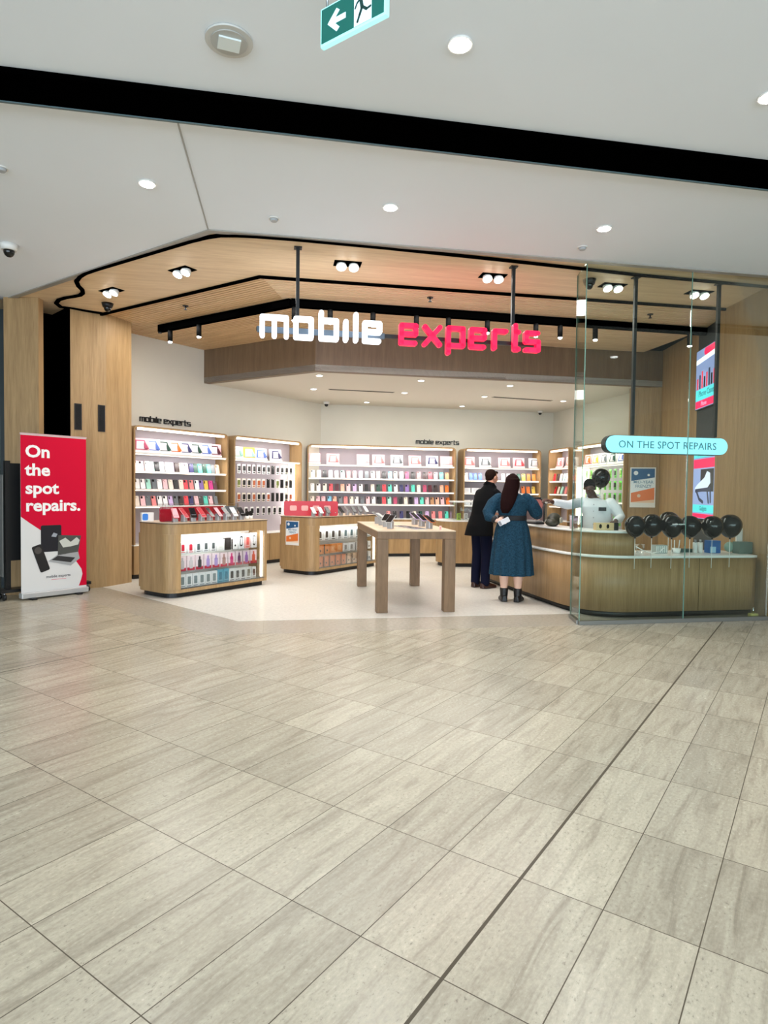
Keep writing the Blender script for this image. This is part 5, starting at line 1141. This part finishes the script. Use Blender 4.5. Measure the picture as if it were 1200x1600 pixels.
# man in the dark coat
mp_ = person('person in a long black coat, navy trousers and brown shoes leaning towards the desk',(1.50,9.48,.003),radians(-50))
SKM = mat('skin_medium','#c98f74',.5)
k = MB(); M = head(k,(0,.20,1.685),yaw=-.15,pitch=.15)
k.limb([(0,.10,1.48),(0,.165,1.61)],[.068,.060]); k.loft([ell((0,c,z),a,b) for z,c,a,b in ((.86,-.03,.12,.09),(1.0,-.03,.16,.11),(1.18,.01,.14,.10),(1.38,.08,.17,.11),(1.48,.12,.12,.08),(1.52,.13,.06,.05))])
for s_ in (-1,1):
    k.limb([(s_*.085,-.02,.92),(s_*.09,.0,.50),(s_*.09,-.03,.34),(s_*.09,-.04,.09)],[.085,.06,.058,.042]); k.limb([(s_*.14,.10,1.42),(s_*.235,.20,1.22),(s_*.16,.44,1.12)],[.055,.045,.030])
    hand(k,(s_*.155,.455,1.118),(-s_*.25,1,-.12),(0,0,1),side=s_*-1,curl=.6)
body = k.build('body',SKM,parent=mp_,remesh=VX,smooth_it=2); face_parts(M,body)
CO = mat('coat_black','#050608',.9,spec=.15)
k = MB(); k.loft([ell((0,c,z),a,b,40) for z,c,a,b in ((.80,-.085,.225,.205),(.95,-.06,.208,.185),(1.12,-.01,.185,.150),(1.32,.055,.212,.150),(1.44,.105,.205,.125),(1.485,.12,.175,.11),(1.52,.13,.12,.095),(1.575,.15,.078,.075))])
for s_ in (-1,1): k.limb([(s_*.150,.10,1.445),(s_*.205,.13,1.38),(s_*.240,.20,1.24),(s_*.225,.32,1.16),(s_*.175,.42,1.125)],[.068,.074,.066,.058,.045])
k.limb([(-.07,.20,1.53),(-.085,.13,1.57),(0,.075,1.60),(.085,.13,1.57),(.07,.20,1.53)],[.022,.026,.028,.026,.022]); k.build('coat',CO,parent=mp_,remesh=.009,smooth_it=2)
NV = mat('trousers_navy','#0d1128',.85,spec=.15)
k = MB(); k.loft([ell((0,-.03,z),a,b,30) for z,a,b in ((.84,.155,.12),(.95,.16,.125),(1.02,.155,.12))])
for s_ in (-1,1): k.limb([(s_*.085,-.02,.90),(s_*.09,0,.52),(s_*.095,-.03,.25),(s_*.095,-.035,.075)],[.10,.083,.073,.070],16)
k.build('trousers',NV,parent=mp_,remesh=.009,smooth_it=2)
BR = mat('shoe_brown','#3b2018',.3)
for s_ in (-1,1): k = MB(); shoe(k,(s_*.095,-.03),(s_*.12,1),.29,.047,BR); k.build('shoe',BR,parent=mp_,remesh=.007,smooth_it=1)
k = MB(); k.ball((0,-.034,.030),(.083,.094,.092),20,None,M=M); k.ball((0,-.06,-.02),(.068,.05,.06),14,None,M=M); k.ball((0,.055,.078),(.052,.035,.026),12,None,M=M); k.build('hair',mat('hair_brown','#22130c',.7,spec=.1,bump=.4,scale=80),parent=mp_,remesh=.008,smooth_it=1)
# staff member behind the desk
st = person('person in a pale shirt with black name badge reaching across the desk',(2.98,8.72,.003),radians(153))
SKD = mat('skin_dark','#4a2c20',.45)
k = MB(); M = head(k,(.10,.10,1.535),yaw=.35,pitch=.30)
k.limb([(.04,.04,1.34),(.085,.075,1.46)],[.066,.058]); k.loft([ell((c,c*.6,z),a,b) for z,c,a,b in ((.84,0,.13,.10),(1.0,0,.16,.11),(1.15,.01,.15,.105),(1.28,.03,.17,.11),(1.36,.04,.12,.08),(1.40,.05,.06,.05))])
for s_ in (-1,1): k.limb([(s_*.09,0,.90),(s_*.10,.0,.48),(s_*.10,0,.08)],[.085,.06,.045])
k.limb([(.21,.02,1.34),(.37,.22,1.28),(.53,.43,1.33)],[.055,.046,.032]); k.limb([(-.17,.0,1.33),(-.30,.03,1.13),(-.27,.24,1.085)],[.055,.045,.032])
hand(k,(.54,.445,1.335),(.65,.6,.25),(-.3,.2,1),side=-1,curl=.9); hand(k,(-.27,.25,1.085),(.1,1,-.15),(0,0,1),side=1,curl=.6)
body = k.build('body',SKD,parent=st,remesh=VX,smooth_it=2); face_parts(M,body,lip='#3a1d1a')
SH_ = mat('shirt_pale','#dfe4e8',.7,var=.05,scale=40)
k = MB(); k.loft([ell((c,c*.6,z),a,b,40) for z,c,a,b in ((.80,0,.205,.165),(.98,0,.200,.16),(1.15,.01,.190,.145),(1.27,.03,.205,.14),(1.35,.04,.165,.11),(1.39,.055,.085,.08))])
k.limb([(.19,.02,1.335),(.28,.10,1.31),(.37,.22,1.285),(.45,.33,1.31),(.515,.41,1.332)],[.075,.07,.064,.056,.045]); k.limb([(-.16,.0,1.33),(-.24,.01,1.24),(-.305,.03,1.13),(-.295,.12,1.105),(-.275,.21,1.095)],[.078,.075,.066,.058,.048])
k.build('shirt',SH_,parent=st,remesh=.009,smooth_it=2)
k = MB()
k.limb([(-.04,.09,1.395),(-.03,.045,1.425),(.06,.0,1.435),(.14,.05,1.425),(.13,.11,1.395)],[.012,.014,.016,.014,.012]); k.build('collar',SH_,parent=st)
k = MB(); k.limb([(-.09,.0,.86),(-.10,0,.5),(-.10,0,.09)],[.105,.085,.07]); k.limb([(.09,.0,.86),(.10,0,.5),(.10,0,.09)],[.105,.085,.07]); k.loft([ell((0,0,z),a,b,30) for z,a,b in ((.8,.18,.14),(.98,.17,.13))]); k.build('trousers',mat('trousers_black','#101114',.8),parent=st,remesh=.01,smooth_it=1)
for s_ in (-1,1): k = MB(); shoe(k,(s_*.10,0),(s_*.2,1),.28,.047,BT); k.build('shoe',BT,parent=st)
k = MB(); k.ball((0,-.020,.034),(.081,.095,.086),20,None,M=M); k.ball((0,.05,.074),(.055,.035,.026),12,None,M=M); k.build('hair',mat('hair_black','#060607',.8,spec=.08,bump=.5,scale=120),parent=st,remesh=.008,smooth_it=1)
k = MB(); k.box(-.135,-.035,.150,.158,1.215,1.265,BLACK); k.build('name_badge',parent=st)
k = MB()
for z in (1.30,1.21,1.12,1.03,.94): k.tube((.03,.135,z),(.03,.1625,z),.006,8,mat('button_grey','#77797c',.4))
k.build('buttons',parent=st)
# backpack on the desk next to the woman
t = thing('backpack','salmon and grey backpack with black edging standing on the desk beyond the woman','backpack',(2.185,9.05,1.021),radians(-15))
k = MB(); k.prism(rrect(-.13,.13,0,.36,.08,6),-.07,.07,mat('bag_grey_brown','#6e5a58',.7,var=.2,scale=12),axis='y',smooth=True); k.build('body',parent=t)
k = MB(); k.prism(rrect(-.11,.11,.20,.34,.06,6),-.085,-.0701,mat('bag_salmon','#b06a62',.7),axis='y'); k.build('top_pocket',parent=t)
k = MB(); k.path([(-.13,-.075,.02),(-.135,-.075,.28),(-.08,-.075,.36),(.08,-.075,.36),(.135,-.075,.28),(.13,-.075,.02)],.012,8,BLACK); k.build('black_edging',parent=t)
